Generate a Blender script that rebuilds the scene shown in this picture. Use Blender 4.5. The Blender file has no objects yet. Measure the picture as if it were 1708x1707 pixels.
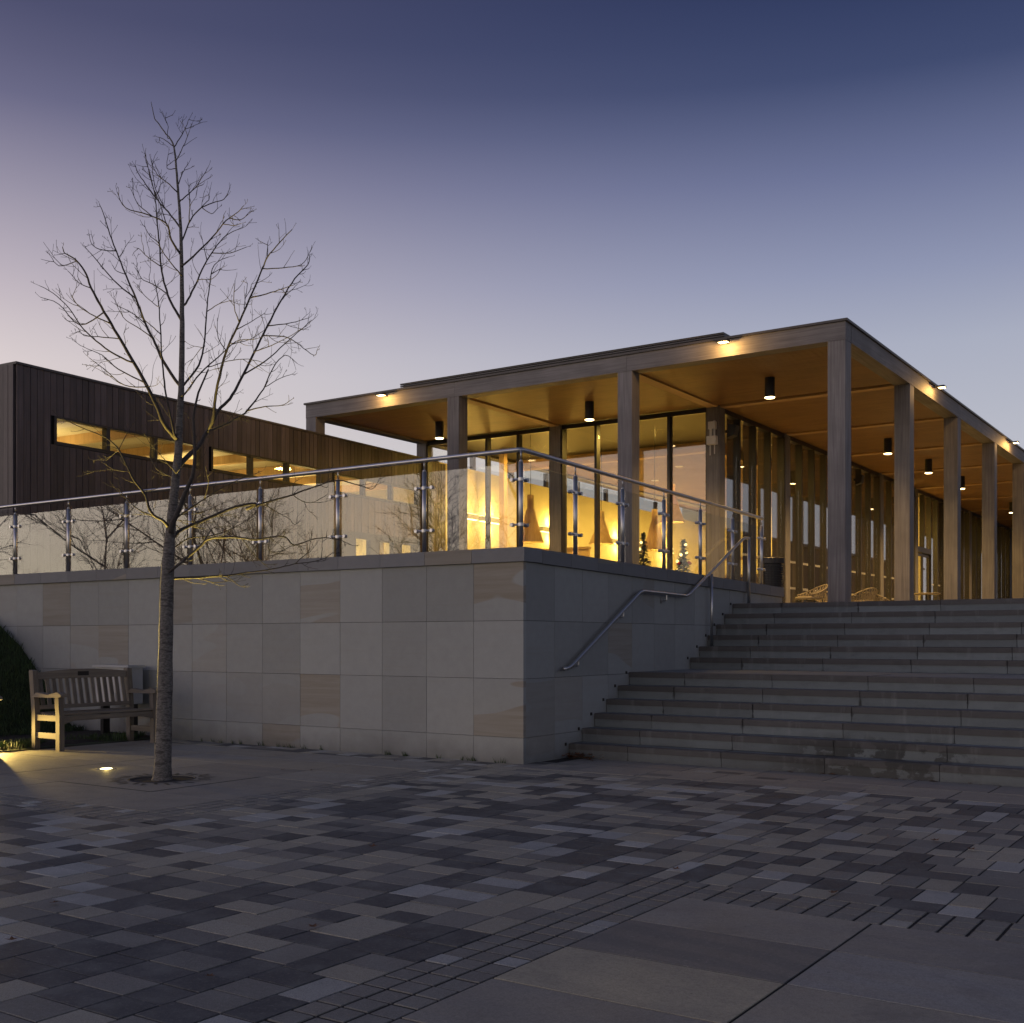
import bpy, math, random
from mathutils import Vector, Matrix
import numpy as np
R = random.Random(7)
scene = bpy.context.scene
col = scene.collection

# ------------------------------------------------------------------ camera
F, CXP, HZ, EYE = 1910.0, 854.0, 1068.0, 1.25
SN, CS = 0.5569, 0.8306            # the site grid is turned 33.8 degrees to the view
cam = bpy.data.cameras.new('camera')
cam.sensor_width = 36.0
cam.lens = F / 1708 * 36
cam.shift_y = (HZ - 853.5) / 1708
cam.clip_end = 2000
cam_o = bpy.data.objects.new('camera', cam); col.objects.link(cam_o)
cam_o.location = (0, 0, EYE)
cam_o.rotation_euler = (math.pi / 2, 0, math.atan2(SN, CS))
scene.camera = cam_o

# ------------------------------------------------------------------ sky (dusk, the sun has set to the left of the view)
W = bpy.data.worlds.new('World'); scene.world = W; W.use_nodes = True
nt = W.node_tree; nt.nodes.clear()
def N(tree, typ, **kw):
    n = tree.nodes.new(typ)
    for k, v in kw.items():
        if k in n.inputs.keys() if isinstance(k, str) else False:
            n.inputs[k].default_value = v
        else:
            setattr(n, k, v)
    return n
def ramp(tree, stops, fac=None, interp='LINEAR'):
    r = tree.nodes.new('ShaderNodeValToRGB'); r.color_ramp.interpolation = interp
    e = r.color_ramp.elements
    while len(e) < len(stops): e.new(0.5)
    for i, (p, c) in enumerate(stops):
        e[i].position = p
        e[i].color = (c, c, c, 1) if isinstance(c, (int, float)) else (c[0], c[1], c[2], 1)
    if fac is not None: tree.links.new(fac, r.inputs[0])
    return r
def s2l(c): return tuple(((v / 255) / 12.92 if v / 255 <= .04045 else ((v / 255 + .055) / 1.055) ** 2.4) for v in c)
tc = N(nt, 'ShaderNodeTexCoord')
nrm = N(nt, 'ShaderNodeVectorMath', operation='NORMALIZE'); nt.links.new(tc.outputs['Generated'], nrm.inputs[0])
sep = N(nt, 'ShaderNodeSeparateXYZ'); nt.links.new(nrm.outputs[0], sep.inputs[0])
def sky_ramp(st): return ramp(nt, [(math.sin(math.radians(max(a, 0))) if a < 90 else 1.0, s2l(c)) for a, c in st], sep.outputs[2])
cool = sky_ramp([(0, (194, 194, 199)), (9, (186, 188, 199)), (13.8, (169, 174, 192)), (17.1, (143, 150, 178)), (21.4, (107, 115, 150)), (25.4, (65, 76, 112)), (29, (48, 59, 95)), (40, (50, 60, 90)), (62, (62, 69, 88)), (90, (66, 72, 88))])
warm = sky_ramp([(0, (246, 228, 196)), (6, (240, 222, 204)), (12.7, (228, 213, 210)), (15.9, (202, 188, 193)), (19.9, (162, 153, 168)), (23.7, (112, 109, 136)), (27.3, (84, 84, 113)), (42, (70, 75, 104)), (62, (66, 72, 92)), (90, (66, 72, 88))])
sunset = Vector((-0.75, -0.66, 0)).normalized()
hz = N(nt, 'ShaderNodeVectorMath', operation='MULTIPLY'); nt.links.new(nrm.outputs[0], hz.inputs[0]); hz.inputs[1].default_value = (1, 1, 0)
hn = N(nt, 'ShaderNodeVectorMath', operation='NORMALIZE'); nt.links.new(hz.outputs[0], hn.inputs[0])
dt = N(nt, 'ShaderNodeVectorMath', operation='DOT_PRODUCT'); nt.links.new(hn.outputs[0], dt.inputs[0]); dt.inputs[1].default_value = sunset
wf = N(nt, 'ShaderNodeMapRange', interpolation_type='SMOOTHSTEP'); nt.links.new(dt.outputs['Value'], wf.inputs[0])
wf.inputs[1].default_value = -0.50; wf.inputs[2].default_value = 0.65
mx = N(nt, 'ShaderNodeMix', data_type='RGBA'); nt.links.new(wf.outputs[0], mx.inputs[0]); nt.links.new(cool.outputs[0], mx.inputs[6]); nt.links.new(warm.outputs[0], mx.inputs[7])
bg = N(nt, 'ShaderNodeBackground'); nt.links.new(mx.outputs[2], bg.inputs[0]); 
gw = N(nt, 'ShaderNodeMapRange', interpolation_type='SMOOTHSTEP'); nt.links.new(dt.outputs['Value'], gw.inputs[0])      # the afterglow itself, out of frame
gw.inputs[1].default_value = 0.25; gw.inputs[2].default_value = 1.0; gw.inputs[3].default_value = 1.0; gw.inputs[4].default_value = 2.2
nt.links.new(gw.outputs[0], bg.inputs[1])
wo = N(nt, 'ShaderNodeOutputWorld'); nt.links.new(bg.outputs[0], wo.inputs[0])

scene.view_settings.view_transform = 'Standard'
scene.view_settings.look = 'None'
scene.view_settings.exposure = 0.0
scene.view_settings.gamma = 1.0
scene.view_settings.use_curve_mapping = False
scene.cycles.use_denoising = True
scene.cycles.max_bounces = 7
scene.cycles.transparent_max_bounces = 24
scene.cycles.sample_clamp_indirect = 4.0
scene.cycles.caustics_reflective = False
scene.cycles.caustics_refractive = False

# ------------------------------------------------------------------ mesh helpers
class MB:
    def __init__(s): s.v = []; s.f = []; s.a = []; s.tone = 0.0
    def face(s, *idx): s.f.append(idx); s.a.append(s.tone)
    def box(s, x0, x1, y0, y1, z0, z1):
        b = len(s.v)
        s.v += [(x0, y0, z0), (x1, y0, z0), (x1, y1, z0), (x0, y1, z0), (x0, y0, z1), (x1, y0, z1), (x1, y1, z1), (x0, y1, z1)]
        for q in ((0, 3, 2, 1), (4, 5, 6, 7), (0, 1, 5, 4), (1, 2, 6, 5), (2, 3, 7, 6), (3, 0, 4, 7)): s.face(*[b + i for i in q])
        return s
    def block(s, x0, x1, y0, y1, z0, z1, c=0.004):
        """box with chamfered top edges"""
        b = len(s.v)
        s.v += [(x0, y0, z0), (x1, y0, z0), (x1, y1, z0), (x0, y1, z0), (x0, y0, z1 - c), (x1, y0, z1 - c), (x1, y1, z1 - c), (x0, y1, z1 - c),
                (x0 + c, y0 + c, z1), (x1 - c, y0 + c, z1), (x1 - c, y1 - c, z1), (x0 + c, y1 - c, z1)]
        for k in range(4):
            j = (k + 1) % 4
            s.face(b + k, b + j, b + 4 + j, b + 4 + k); s.face(b + 4 + k, b + 4 + j, b + 8 + j, b + 8 + k)
        s.face(b + 8, b + 9, b + 10, b + 11)
        return s
    def prism(s, pts, axis, a, b_):
        """pts: 2D outline in the plane normal to axis ('x','y','z'), extruded from a to b_"""
        b = len(s.v); n = len(pts)
        for t in (a, b_):
            for (u, w) in pts:
                s.v.append({'x': (t, u, w), 'y': (u, t, w), 'z': (u, w, t)}[axis])
        for k in range(n):
            j = (k + 1) % n; s.face(b + k, b + j, b + n + j, b + n + k)
        s.face(*[b + k for k in range(n - 1, -1, -1)]); s.face(*[b + n + k for k in range(n)])
        return s
    def path(s, pts, rad, n=8, cap=True):
        pts = [Vector(p) for p in pts]
        if not hasattr(rad, '__len__'): rad = [rad] * len(pts)
        t0 = (pts[1] - pts[0]).normalized()
        ref = Vector((0, 0, 1)) if abs(t0.z) < .9 else Vector((1, 0, 0))
        u = t0.cross(ref).normalized(); b0 = len(s.v)
        for i, p in enumerate(pts):
            if i == 0: t = t0
            elif i == len(pts) - 1: t = (pts[i] - pts[i - 1]).normalized()
            else:
                t = ((pts[i + 1] - p).normalized() + (p - pts[i - 1]).normalized())
                t = t.normalized() if t.length > 1e-6 else t0
            u = (u - t * u.dot(t)); u = u.normalized() if u.length > 1e-6 else t.orthogonal().normalized()
            w = t.cross(u)
            for k in range(n):
                a = 2 * math.pi * k / n
                s.v.append(tuple(p + (u * math.cos(a) + w * math.sin(a)) * rad[i]))
        for i in range(len(pts) - 1):
            for k in range(n):
                j = (k + 1) % n
                s.face(b0 + i * n + k, b0 + i * n + j, b0 + (i + 1) * n + j, b0 + (i + 1) * n + k)
        if cap:
            s.face(*[b0 + k for k in range(n - 1, -1, -1)]); e = b0 + (len(pts) - 1) * n; s.face(*[e + k for k in range(n)])
        return s
    def lathe(s, c, prof, n=20, caps=True):
        b0 = len(s.v)
        for (r, z) in prof:
            for k in range(n):
                a = 2 * math.pi * k / n
                s.v.append((c[0] + r * math.cos(a), c[1] + r * math.sin(a), c[2] + z))
        for i in range(len(prof) - 1):
            for k in range(n):
                j = (k + 1) % n
                s.face(b0 + i * n + k, b0 + i * n + j, b0 + (i + 1) * n + j, b0 + (i + 1) * n + k)
        if caps: s.face(*[b0 + k for k in range(n - 1, -1, -1)]); e = b0 + (len(prof) - 1) * n; s.face(*[e + k for k in range(n)])
        return s
    def quad(s, a, b, c, d):
        i = len(s.v); s.v += [tuple(a), tuple(b), tuple(c), tuple(d)]; s.face(i, i + 1, i + 2, i + 3); return s
    def mesh(s, name, smooth=False, off=(0, 0, 0)):
        me = bpy.data.meshes.new(name)
        o = off
        me.from_pydata([(v[0] - o[0], v[1] - o[1], v[2] - o[2]) for v in s.v], [], s.f)
        if smooth:
            me.polygons.foreach_set('use_smooth', [True] * len(me.polygons))
        return me
    def build(s, name, mat, parent=None, smooth=False, kind=None, off=(0, 0, 0), tones=False):
        me = s.mesh(name, smooth, off)
        if tones:
            at = me.attributes.new('tone', 'FLOAT', 'FACE'); at.data.foreach_set('value', s.a)
        if mat: me.materials.append(mat)
        return link(name, me, parent, kind, off)
def link(name, me, parent=None, kind=None, loc=(0, 0, 0)):
    o = bpy.data.objects.new(name, me); col.objects.link(o)
    o.location = loc
    if parent: o.parent = parent
    if kind: o['kind'] = kind
    return o
def thing(name, label, cat, loc=(0, 0, 0), rz=0, group=None):
    o = bpy.data.objects.new(name, None); col.objects.link(o)
    o.empty_display_size = .1
    o.location = loc; o.rotation_euler.z = rz
    o['label'] = label; o['category'] = cat
    if group: o['group'] = group
    return o
def tag(o, label, cat, group=None):
    o['label'] = label; o['category'] = cat
    if group: o['group'] = group
    return o
def dup(root, loc, rz=None, label=None):
    def cp(o, par):
        c = o.copy(); col.objects.link(c)
        if par: c.parent = par
        for ch in o.children: cp(ch, c)
        return c
    r = cp(root, None); r.location = loc
    if rz is not None: r.rotation_euler.z = rz
    if label: r['label'] = label
    return r
_mc = {}
def cached(key, fn):
    if key not in _mc: _mc[key] = fn()
    return _mc[key]
def cam2w(r, d): return (CS * r - SN * d, SN * r + CS * d)
def at_depth(px, py, d):
    x, y = cam2w((px - CXP) / F * d, d); return Vector((x, y, EYE + (HZ - py) / F * d))

# ------------------------------------------------------------------ materials
def new_mat(name):
    m = bpy.data.materials.new(name); m.use_nodes = True
    t = m.node_tree; t.nodes.clear()
    out = t.nodes.new('ShaderNodeOutputMaterial')
    p = t.nodes.new('ShaderNodeBsdfPrincipled'); t.links.new(p.outputs[0], out.inputs[0])
    return m, t, p, out
def pos_map(t, scale=(1, 1, 1), rnd=False, mode='pos'):
    if mode == 'obj':
        n = t.nodes.new('ShaderNodeTexCoord'); src = n.outputs['Object']
    else:
        n = t.nodes.new('ShaderNodeNewGeometry'); src = n.outputs['Position']
    mp = t.nodes.new('ShaderNodeMapping'); mp.inputs['Scale'].default_value = scale
    t.links.new(src, mp.inputs['Vector'])
    if rnd:
        oi = t.nodes.new('ShaderNodeObjectInfo')
        ml = t.nodes.new('ShaderNodeMath'); ml.operation = 'MULTIPLY'; ml.inputs[1].default_value = 37.0
        t.links.new(oi.outputs['Random'], ml.inputs[0])
        cb = t.nodes.new('ShaderNodeCombineXYZ')
        for i in range(3): t.links.new(ml.outputs[0], cb.inputs[i])
        t.links.new(cb.outputs[0], mp.inputs['Location'])
    return mp.outputs[0]
def noise(t, vec, scale=5, detail=4, rough=.55, dist=0):
    n = t.nodes.new('ShaderNodeTexNoise'); n.inputs['Scale'].default_value = scale; n.inputs['Detail'].default_value = detail
    n.inputs['Roughness'].default_value = rough; n.inputs['Distortion'].default_value = dist
    t.links.new(vec, n.inputs['Vector']); return n.outputs['Fac']
def mixc(t, fac, a, b, mode='MIX'):
    m = t.nodes.new('ShaderNodeMix'); m.data_type = 'RGBA'; m.blend_type = mode
    if isinstance(fac, (int, float)): m.inputs[0].default_value = fac
    else: t.links.new(fac, m.inputs[0])
    for i, c in ((6, a), (7, b)):
        if isinstance(c, tuple): m.inputs[i].default_value = (c[0], c[1], c[2], 1)
        else: t.links.new(c, m.inputs[i])
    return m.outputs[2]
def bump(t, p, h, strength=.3, dist=.01):
    b = t.nodes.new('ShaderNodeBump'); b.inputs['Strength'].default_value = strength; b.inputs['Distance'].default_value = dist
    t.links.new(h, b.inputs['Height']); t.links.new(b.outputs[0], p.inputs['Normal'])
def maprange(t, v, a, b, c=0., d=1.):
    m = t.nodes.new('ShaderNodeMapRange'); t.links.new(v, m.inputs[0])
    for i, x in enumerate((a, b, c, d)): m.inputs[i + 1].default_value = x
    return m.outputs[0]
def attr(t, name, typ='OBJECT'):
    a = t.nodes.new('ShaderNodeAttribute'); a.attribute_type = typ; a.attribute_name = name; return a.outputs['Fac']
def math_(t, op, a, b):
    m = t.nodes.new('ShaderNodeMath'); m.operation = op
    for i, x in enumerate((a, b)):
        if isinstance(x, (int, float)): m.inputs[i].default_value = x
        else: t.links.new(x, m.inputs[i])
    return m.outputs[0]

def m_simple(name, c, rough=.6, metal=0., nscale=0, namt=.25, bmp=0.):
    m, t, p, _ = new_mat(name)
    p.inputs['Roughness'].default_value = rough; p.inputs['Metallic'].default_value = metal
    if nscale:
        f = noise(t, pos_map(t), nscale, 5)
        a = tuple(v * (1 - namt) for v in c); b = tuple(v * (1 + namt) for v in c)
        t.links.new(mixc(t, maprange(t, f, .3, .7), a, b), p.inputs['Base Color'])
        if bmp: bump(t, p, f, bmp, .01)
    else: p.inputs['Base Color'].default_value = (*c, 1)
    return m
def m_wood(name, c1, c2, axis, rough=.65, rnd=True, fine=38, rndamt=.25, bmp=.15):
    m, t, p, _ = new_mat(name)
    sc = {'x': (1.2, fine, fine), 'y': (fine, 1.2, fine), 'z': (fine, fine, 1.2)}[axis]
    v = pos_map(t, sc, rnd)
    f = noise(t, v, 1.0, 6, .6, .3)
    big = noise(t, pos_map(t, (1.3, 1.3, 1.3), rnd), 1.3, 3)
    k = mixc(t, maprange(t, f, .3, .72), c1, c2)
    k = mixc(t, maprange(t, big, .35, .7, 0, .45), k, tuple(x * .6 for x in c1))
    if rnd and rndamt:
        oi = t.nodes.new('ShaderNodeObjectInfo')
        g = maprange(t, oi.outputs['Random'], 0, 1, 1 - rndamt, 1 + rndamt)
        cb = t.nodes.new('ShaderNodeCombineXYZ')
        for i in range(3): t.links.new(g, cb.inputs[i])
        k = mixc(t, 1.0, k, cb.outputs[0], 'MULTIPLY')
    t.links.new(k, p.inputs['Base Color']); p.inputs['Roughness'].default_value = rough
    bump(t, p, f, bmp, .004)
    return m
def m_stone(name, base, banded=True):
    """sawn sandstone; the object's own property 'tone' says how much rust banding a piece has, 'lum' how pale it is"""
    m, t, p, _ = new_mat(name)
    v = pos_map(t, (1, 1, 1), True)
    f = noise(t, v, 9, 6, .6); g = noise(t, v, 90, 3, .6)
    k = mixc(t, maprange(t, f, .3, .7), tuple(x * .95 for x in base), tuple(x * 1.04 for x in base))
    k = mixc(t, maprange(t, g, .35, .65, 0, .07), k, tuple(x * .6 for x in base))
    faint = noise(t, pos_map(t, (.5, .5, 9), True), 1.6, 5, .6, .4)
    k = mixc(t, maprange(t, faint, .52, .72, 0, .3), k, tuple(x * y for x, y in zip(base, (.92, .86, .79))))
    if banded:
        st_ = noise(t, pos_map(t, (.55, .55, 11), True), 1.5, 6, .62, .5)
        edge = noise(t, pos_map(t, (2.2, 2.2, .6), True), 1.6, 4, .6)
        patch = maprange(t, noise(t, pos_map(t, (.55, .55, 2.0), True), 1.25, 1, .3, .5), .46, .475)
        br = mixc(t, maprange(t, st_, .36, .66), (.265, .237, .19), (.328, .305, .262))
        k = mixc(t, math_(t, 'MULTIPLY', patch, attr(t, 'tone')), k, br)
    lum = attr(t, 'lum'); cb = t.nodes.new('ShaderNodeCombineXYZ')
    for i in range(3): t.links.new(lum, cb.inputs[i])
    k = mixc(t, 1.0, k, cb.outputs[0], 'MULTIPLY')
    if not banded:              # weathering: dark drips at the joints of the stone blocks and old damp on the lowest steps
        geo2 = t.nodes.new('ShaderNodeNewGeometry'); s2 = t.nodes.new('ShaderNodeSeparateXYZ'); t.links.new(geo2.outputs['Position'], s2.inputs[0])
        n9 = noise(t, pos_map(t, (2.2, 2.2, 3.2)), 1.5, 6, .62)
        low = maprange(t, s2.outputs[2], .2, .36, 1, 0)
        xr = math_(t, 'MULTIPLY', maprange(t, s2.outputs[0], -4.2, -3.6), maprange(t, s2.outputs[0], -2.6, -2.1, 1, 0))
        damp = math_(t, 'MULTIPLY', math_(t, 'MULTIPLY', low, xr), maprange(t, n9, .46, .50))
        k = mixc(t, math_(t, 'MULTIPLY', damp, .85), k, (.034, .035, .033))
        fr = math_(t, 'FRACT', math_(t, 'DIVIDE', math_(t, 'ADD', s2.outputs[0], 5.607 + 10.365), 1.0365), 0)
        jd = math_(t, 'MINIMUM', fr, math_(t, 'SUBTRACT', 1.0, fr))
        jm = math_(t, 'MULTIPLY', maprange(t, math_(t, 'ADD', jd, math_(t, 'MULTIPLY', noise(t, pos_map(t, (6, 6, 9)), 1, 4), -.09)), -.042, -.030, 1, 0), maprange(t, noise(t, pos_map(t, (1.1, 1.9, 3.1)), 1.0, 1), .5, .56))
        k = mixc(t, math_(t, 'MULTIPLY', jm, .8), k, (.04, .04, .038))
        sp9 = noise(t, pos_map(t, (1, 1, 2.5)), 4.5, 6, .65)
        k = mixc(t, maprange(t, sp9, .5, .75, 0, .5), k, tuple(x * .55 for x in base))
        k = mixc(t, maprange(t, noise(t, pos_map(t, (9, 9, 1.2)), 1.0, 4, .6), .58, .75, 0, .28), k, (.33, .34, .34))
    # damp and dirt near the ground and under joints, with uneven edge
    geo = t.nodes.new('ShaderNodeNewGeometry'); sp = t.nodes.new('ShaderNodeSeparateXYZ'); t.links.new(geo.outputs['Position'], sp.inputs[0])
    dz = math_(t, 'ADD', sp.outputs[2], math_(t, 'MULTIPLY', noise(t, pos_map(t), 3.0, 5), -.35))
    dirt = maprange(t, dz, -.17, .06, .5, 0)
    k = mixc(t, dirt, k, (.09, .085, .075))
    t.links.new(k, p.inputs['Base Color']); p.inputs['Roughness'].default_value = .8
    bump(t, p, g, .25, .002)
    return m
def m_paver(name, typ):
    """concrete pavers: tone 0 charcoal .. 1 pale grey"""
    m, t, p, _ = new_mat(name)
    a = attr(t, 'tone', typ)
    r = ramp(t, [(0, (.052, .055, .060)), (.22, (.080, .083, .086)), (.3, (.185, .182, .165)), (.52, (.222, .214, .19)), (.6, (.325, .303, .24)), (.8, (.375, .354, .285)), (.88, (.37, .378, .36)), (1, (.47, .48, .45))], a)
    v = pos_map(t); n1 = noise(t, v, 210, 2, .7); n2 = noise(t, v, 5, 5, .65); n3 = noise(t, pos_map(t, (1, 1, 1)), .9, 6, .65)
    k = mixc(t, maprange(t, n1, .32, .68), mixc(t, 1.0, r.outputs[0], (.62, .62, .62), 'MULTIPLY'), mixc(t, 1.0, r.outputs[0], (1.32, 1.32, 1.32), 'MULTIPLY'))
    n5 = noise(t, v, 55, 5, .75); k = mixc(t, maprange(t, n5, .47, .66, 0, .28), k, (.075, .075, .072)); k = mixc(t, maprange(t, n5, .47, .33, 0, .3), k, (.34, .335, .31))
    k = mixc(t, maprange(t, n2, .45, .75, 0, .45), k, (.30, .31, .285))         # lime bloom
    k = mixc(t, maprange(t, n3, .5, .75, 0, .42), k, (.105, .104, .095))         # damp and dirt
    t.links.new(k, p.inputs['Base Color'])
    t.links.new(maprange(t, n2, .3, .7, .55, .85), p.inputs['Roughness'])
    bump(t, p, n1, .35, .0015)
    return m
def m_slab(name):
    m, t, p, _ = new_mat(name)
    a = attr(t, 'tone')
    r = ramp(t, [(0, (.19, .187, .175)), (.35, (.27, .262, .242)), (.6, (.36, .338, .28)), (.85, (.33, .333, .318)), (1, (.50, .455, .325))], a)
    v = pos_map(t, (1, 1, 1), True)
    wv = t.nodes.new('ShaderNodeTexWave'); wv.bands_direction = 'Y'; wv.inputs['Scale'].default_value = 1.4; wv.inputs['Distortion'].default_value = 9; wv.inputs['Detail'].default_value = 4; wv.inputs['Detail Scale'].default_value = .6
    t.links.new(v, wv.inputs['Vector'])
    g = noise(t, v, 170, 3, .7); f = noise(t, v, 3.2, 5)
    k = mixc(t, maprange(t, wv.outputs['Fac'], .3, .7, 0, .22), r.outputs[0], (.38, .34, .26))
    k = mixc(t, maprange(t, f, .38, .72, 0, .32), k, (.15, .147, .138))
    k = mixc(t, maprange(t, g, .42, .64, 0, .34), k, (.085, .083, .078))
    g2 = noise(t, v, 42, 5, .75); k = mixc(t, maprange(t, g2, .46, .66, 0, .26), k, (.10, .098, .09))
    g3 = noise(t, v, 60, 4, .75); k = mixc(t, maprange(t, g3, .55, .72, 0, .4), k, (.42, .40, .36))
    vo = t.nodes.new('ShaderNodeTexVoronoi'); vo.inputs['Scale'].default_value = 7; t.links.new(v, vo.inputs['Vector'])
    k = mixc(t, maprange(t, vo.outputs['Distance'], .03, .05, .55, 0), k, (.07, .068, .064))       # old gum and lichen spots
    st = noise(t, v, 1.1, 7, .7, 1.2)
    k = mixc(t, maprange(t, st, .54, .68, 0, .38), k, (.12, .118, .11))
    t.links.new(k, p.inputs['Base Color'])
    p.inputs['Roughness'].default_value = .66
    bump(t, p, g, .25, .0015)
    return m
def m_glass(name, tint=(.93, .95, .94), ior=1.5, boost=1.0, add=0.0):
    m, t, p, out = new_mat(name); t.nodes.remove(p)
    tr = t.nodes.new('ShaderNodeBsdfTransparent'); tr.inputs[0].default_value = (*tint, 1)
    gl = t.nodes.new('ShaderNodeBsdfGlossy'); gl.inputs['Roughness'].default_value = 0.0; gl.inputs[0].default_value = (1, 1, 1, 1)
    fr = t.nodes.new('ShaderNodeFresnel'); gg = t.nodes.new('ShaderNodeNewGeometry'); t.links.new(maprange(t, gg.outputs['Backfacing'], 0, 1, ior, 1 / ior), fr.inputs[0])
    ff = math_(t, 'MULTIPLY_ADD', fr.outputs[0], boost); ff.node.inputs[2].default_value = add
    mix = t.nodes.new('ShaderNodeMixShader'); t.links.new(ff, mix.inputs[0]); t.links.new(tr.outputs[0], mix.inputs[1]); t.links.new(gl.outputs[0], mix.inputs[2])
    t.links.new(mix.outputs[0], out.inputs[0])
    return m
def m_emit(name, c, s):
    m, t, p, out = new_mat(name); t.nodes.remove(p)
    e = t.nodes.new('ShaderNodeEmission'); e.inputs[0].default_value = (*c, 1); e.inputs[1].default_value = s
    t.links.new(e.outputs[0], out.inputs[0]); return m

M = {}
M['grey_timber_z'] = m_wood('grey_timber_post', (.125, .115, .115), (.26, .245, .24), 'z', rndamt=.12)
M['grey_timber_x'] = m_wood('grey_timber_beam_front', (.125, .115, .115), (.26, .245, .24), 'x', rndamt=.1)
M['grey_timber_y'] = m_wood('grey_timber_beam_side', (.125, .115, .115), (.26, .245, .24), 'y', rndamt=.1)
M['soffit'] = m_wood('larch_soffit', (.165, .08, .028), (.28, .148, .052), 'x', rnd=False, fine=26, rough=.5)
M['soffit_beam_x'] = m_wood('larch_beam_x', (.34, .21, .10), (.44, .28, .14), 'x', rnd=False, fine=26)
M['soffit_beam_y'] = m_wood('larch_beam_y', (.34, .21, .10), (.44, .28, .14), 'y', rnd=False, fine=26)
M['cladding'] = m_wood('dark_cladding', (.060, .047, .049), (.138, .106, .103), 'z', rough=.55, rndamt=.34, fine=46)
M['dark_frame'] = m_simple('bronze_frame', (.022, .018, .016), .45)
M['roof_cap'] = m_simple('roof_trim', (.07, .062, .058), .5, nscale=3)
M['stone'] = m_stone('sandstone_panel', (.335, .345, .332))
M['coping'] = m_stone('sandstone_coping', (.215, .217, .222))
M['step'] = m_stone('step_stone', (.180, .205, .212), False)
M['nosing'] = m_stone('nosing_stone', (.104, .10, .098), False)
M['paver_object'] = m_paver('paver_concrete', 'OBJECT')
M['paver_field'] = m_paver('paver_concrete_field', 'GEOMETRY')
M['slab'] = m_slab('paving_sandstone')
M['joint'] = m_simple('joint_sand', (.02, .019, .018), .95, nscale=60)
M['steel'] = m_simple('stainless_steel', (.56, .55, .54), .36, 1.0, nscale=14, namt=.06)
M['rail_glass'] = m_glass('balustrade_glass', (.95, .965, .95), 1.56, 1.05, .01)
M['pane_glass'] = m_glass('glazing_glass', (.965, .97, .96), 1.55, 1.0)
def m_bark():
    m, t, p, _ = new_mat('bark')
    f = noise(t, pos_map(t, (38, 38, 90)), 1.0, 5, .65); g = noise(t, pos_map(t, (9, 9, 30)), 1.0, 3)
    k = mixc(t, maprange(t, f, .35, .68), (.075, .067, .06), (.24, .222, .2))
    k = mixc(t, maprange(t, g, .55, .66, 0, .7), k, (.035, .03, .026))
    t.links.new(k, p.inputs['Base Color']); p.inputs['Roughness'].default_value = .85
    bump(t, p, f, .6, .006); return m
M['bark'] = m_bark()
M['bench_wood_y'] = m_wood('bench_teak_y', (.15, .125, .10), (.27, .235, .19), 'y', fine=50)
M['bench_wood_x'] = m_wood('bench_teak_x', (.15, .125, .10), (.27, .235, .19), 'x', fine=50)
M['bench_wood_z'] = m_wood('bench_teak_z', (.15, .125, .10), (.27, .235, .19), 'z', fine=50)
M['black'] = m_simple('black_metal', (.014, .013, .013), .5)
M['grate'] = m_simple('cast_grate', (.075, .072, .075), .6, .3, nscale=30)
M['soil'] = m_simple('soil', (.022, .017, .012), .95, nscale=25, namt=.5, bmp=.8)
M['turf'] = m_simple('turf', (.028, .042, .014), .95, nscale=18, namt=.5, bmp=.8)
M['grass'] = m_simple('grass_blade', (.036, .066, .018), .7, nscale=4, namt=.45)
M['leaf'] = m_simple('dead_leaf', (.13, .06, .025), .8, nscale=30, namt=.4)
M['wall_paint'] = m_simple('cream_wall', (.74, .66, .44), .8, nscale=2, namt=.04)
M['ceiling_paint'] = m_simple('cream_ceiling', (.62, .57, .46), .8)
M['slat'] = m_wood('ceiling_slat', (.22, .13, .07), (.32, .2, .11), 'x', rnd=False, fine=20)
M['floor'] = m_simple('floor_stone', (.22, .2, .18), .45, nscale=3)
M['terrace'] = m_simple('terrace_paving', (.2, .19, .18), .7, nscale=5)
M['white_box'] = m_simple('white_plastic', (.55, .54, .52), .5, nscale=8, namt=.06)
M['cabinet'] = m_simple('cabinet_paint', (.42, .43, .44), .5, nscale=6, namt=.08)
M['rattan'] = m_simple('pale_rattan', (.22, .18, .12), .7, nscale=60, namt=.3)
M['cone_wood'] = m_wood('veneer_shade', (.52, .34, .17), (.68, .48, .27), 'z', rnd=False, fine=30)
M['glow_disc'] = m_emit('lamp_lens', (1.0, .72, .32), 12.0)
M['glow_strip'] = m_emit('strip_lens', (1.0, .76, .32), 7.0)
M['glow_ground'] = m_emit('ground_lens', (1.0, .83, .38), 9.0)
M['fairy'] = m_emit('fairy_light', (1.0, .7, .25), 5.0)
M['xmas'] = m_simple('fir_needles', (.03, .055, .025), .8, nscale=30, namt=.5)
M['bauble'] = m_simple('red_bauble', (.45, .02, .03), .25)
M['dark_brick'] = m_simple('dark_facade', (.05, .045, .045), .8, nscale=3)
M['far_ground'] = m_simple('park_ground', (.045, .05, .035), .95, nscale=.6, namt=.4)
WARM = (1.0, .61, .12); WARM2 = (1.0, .60, .19)

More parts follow.
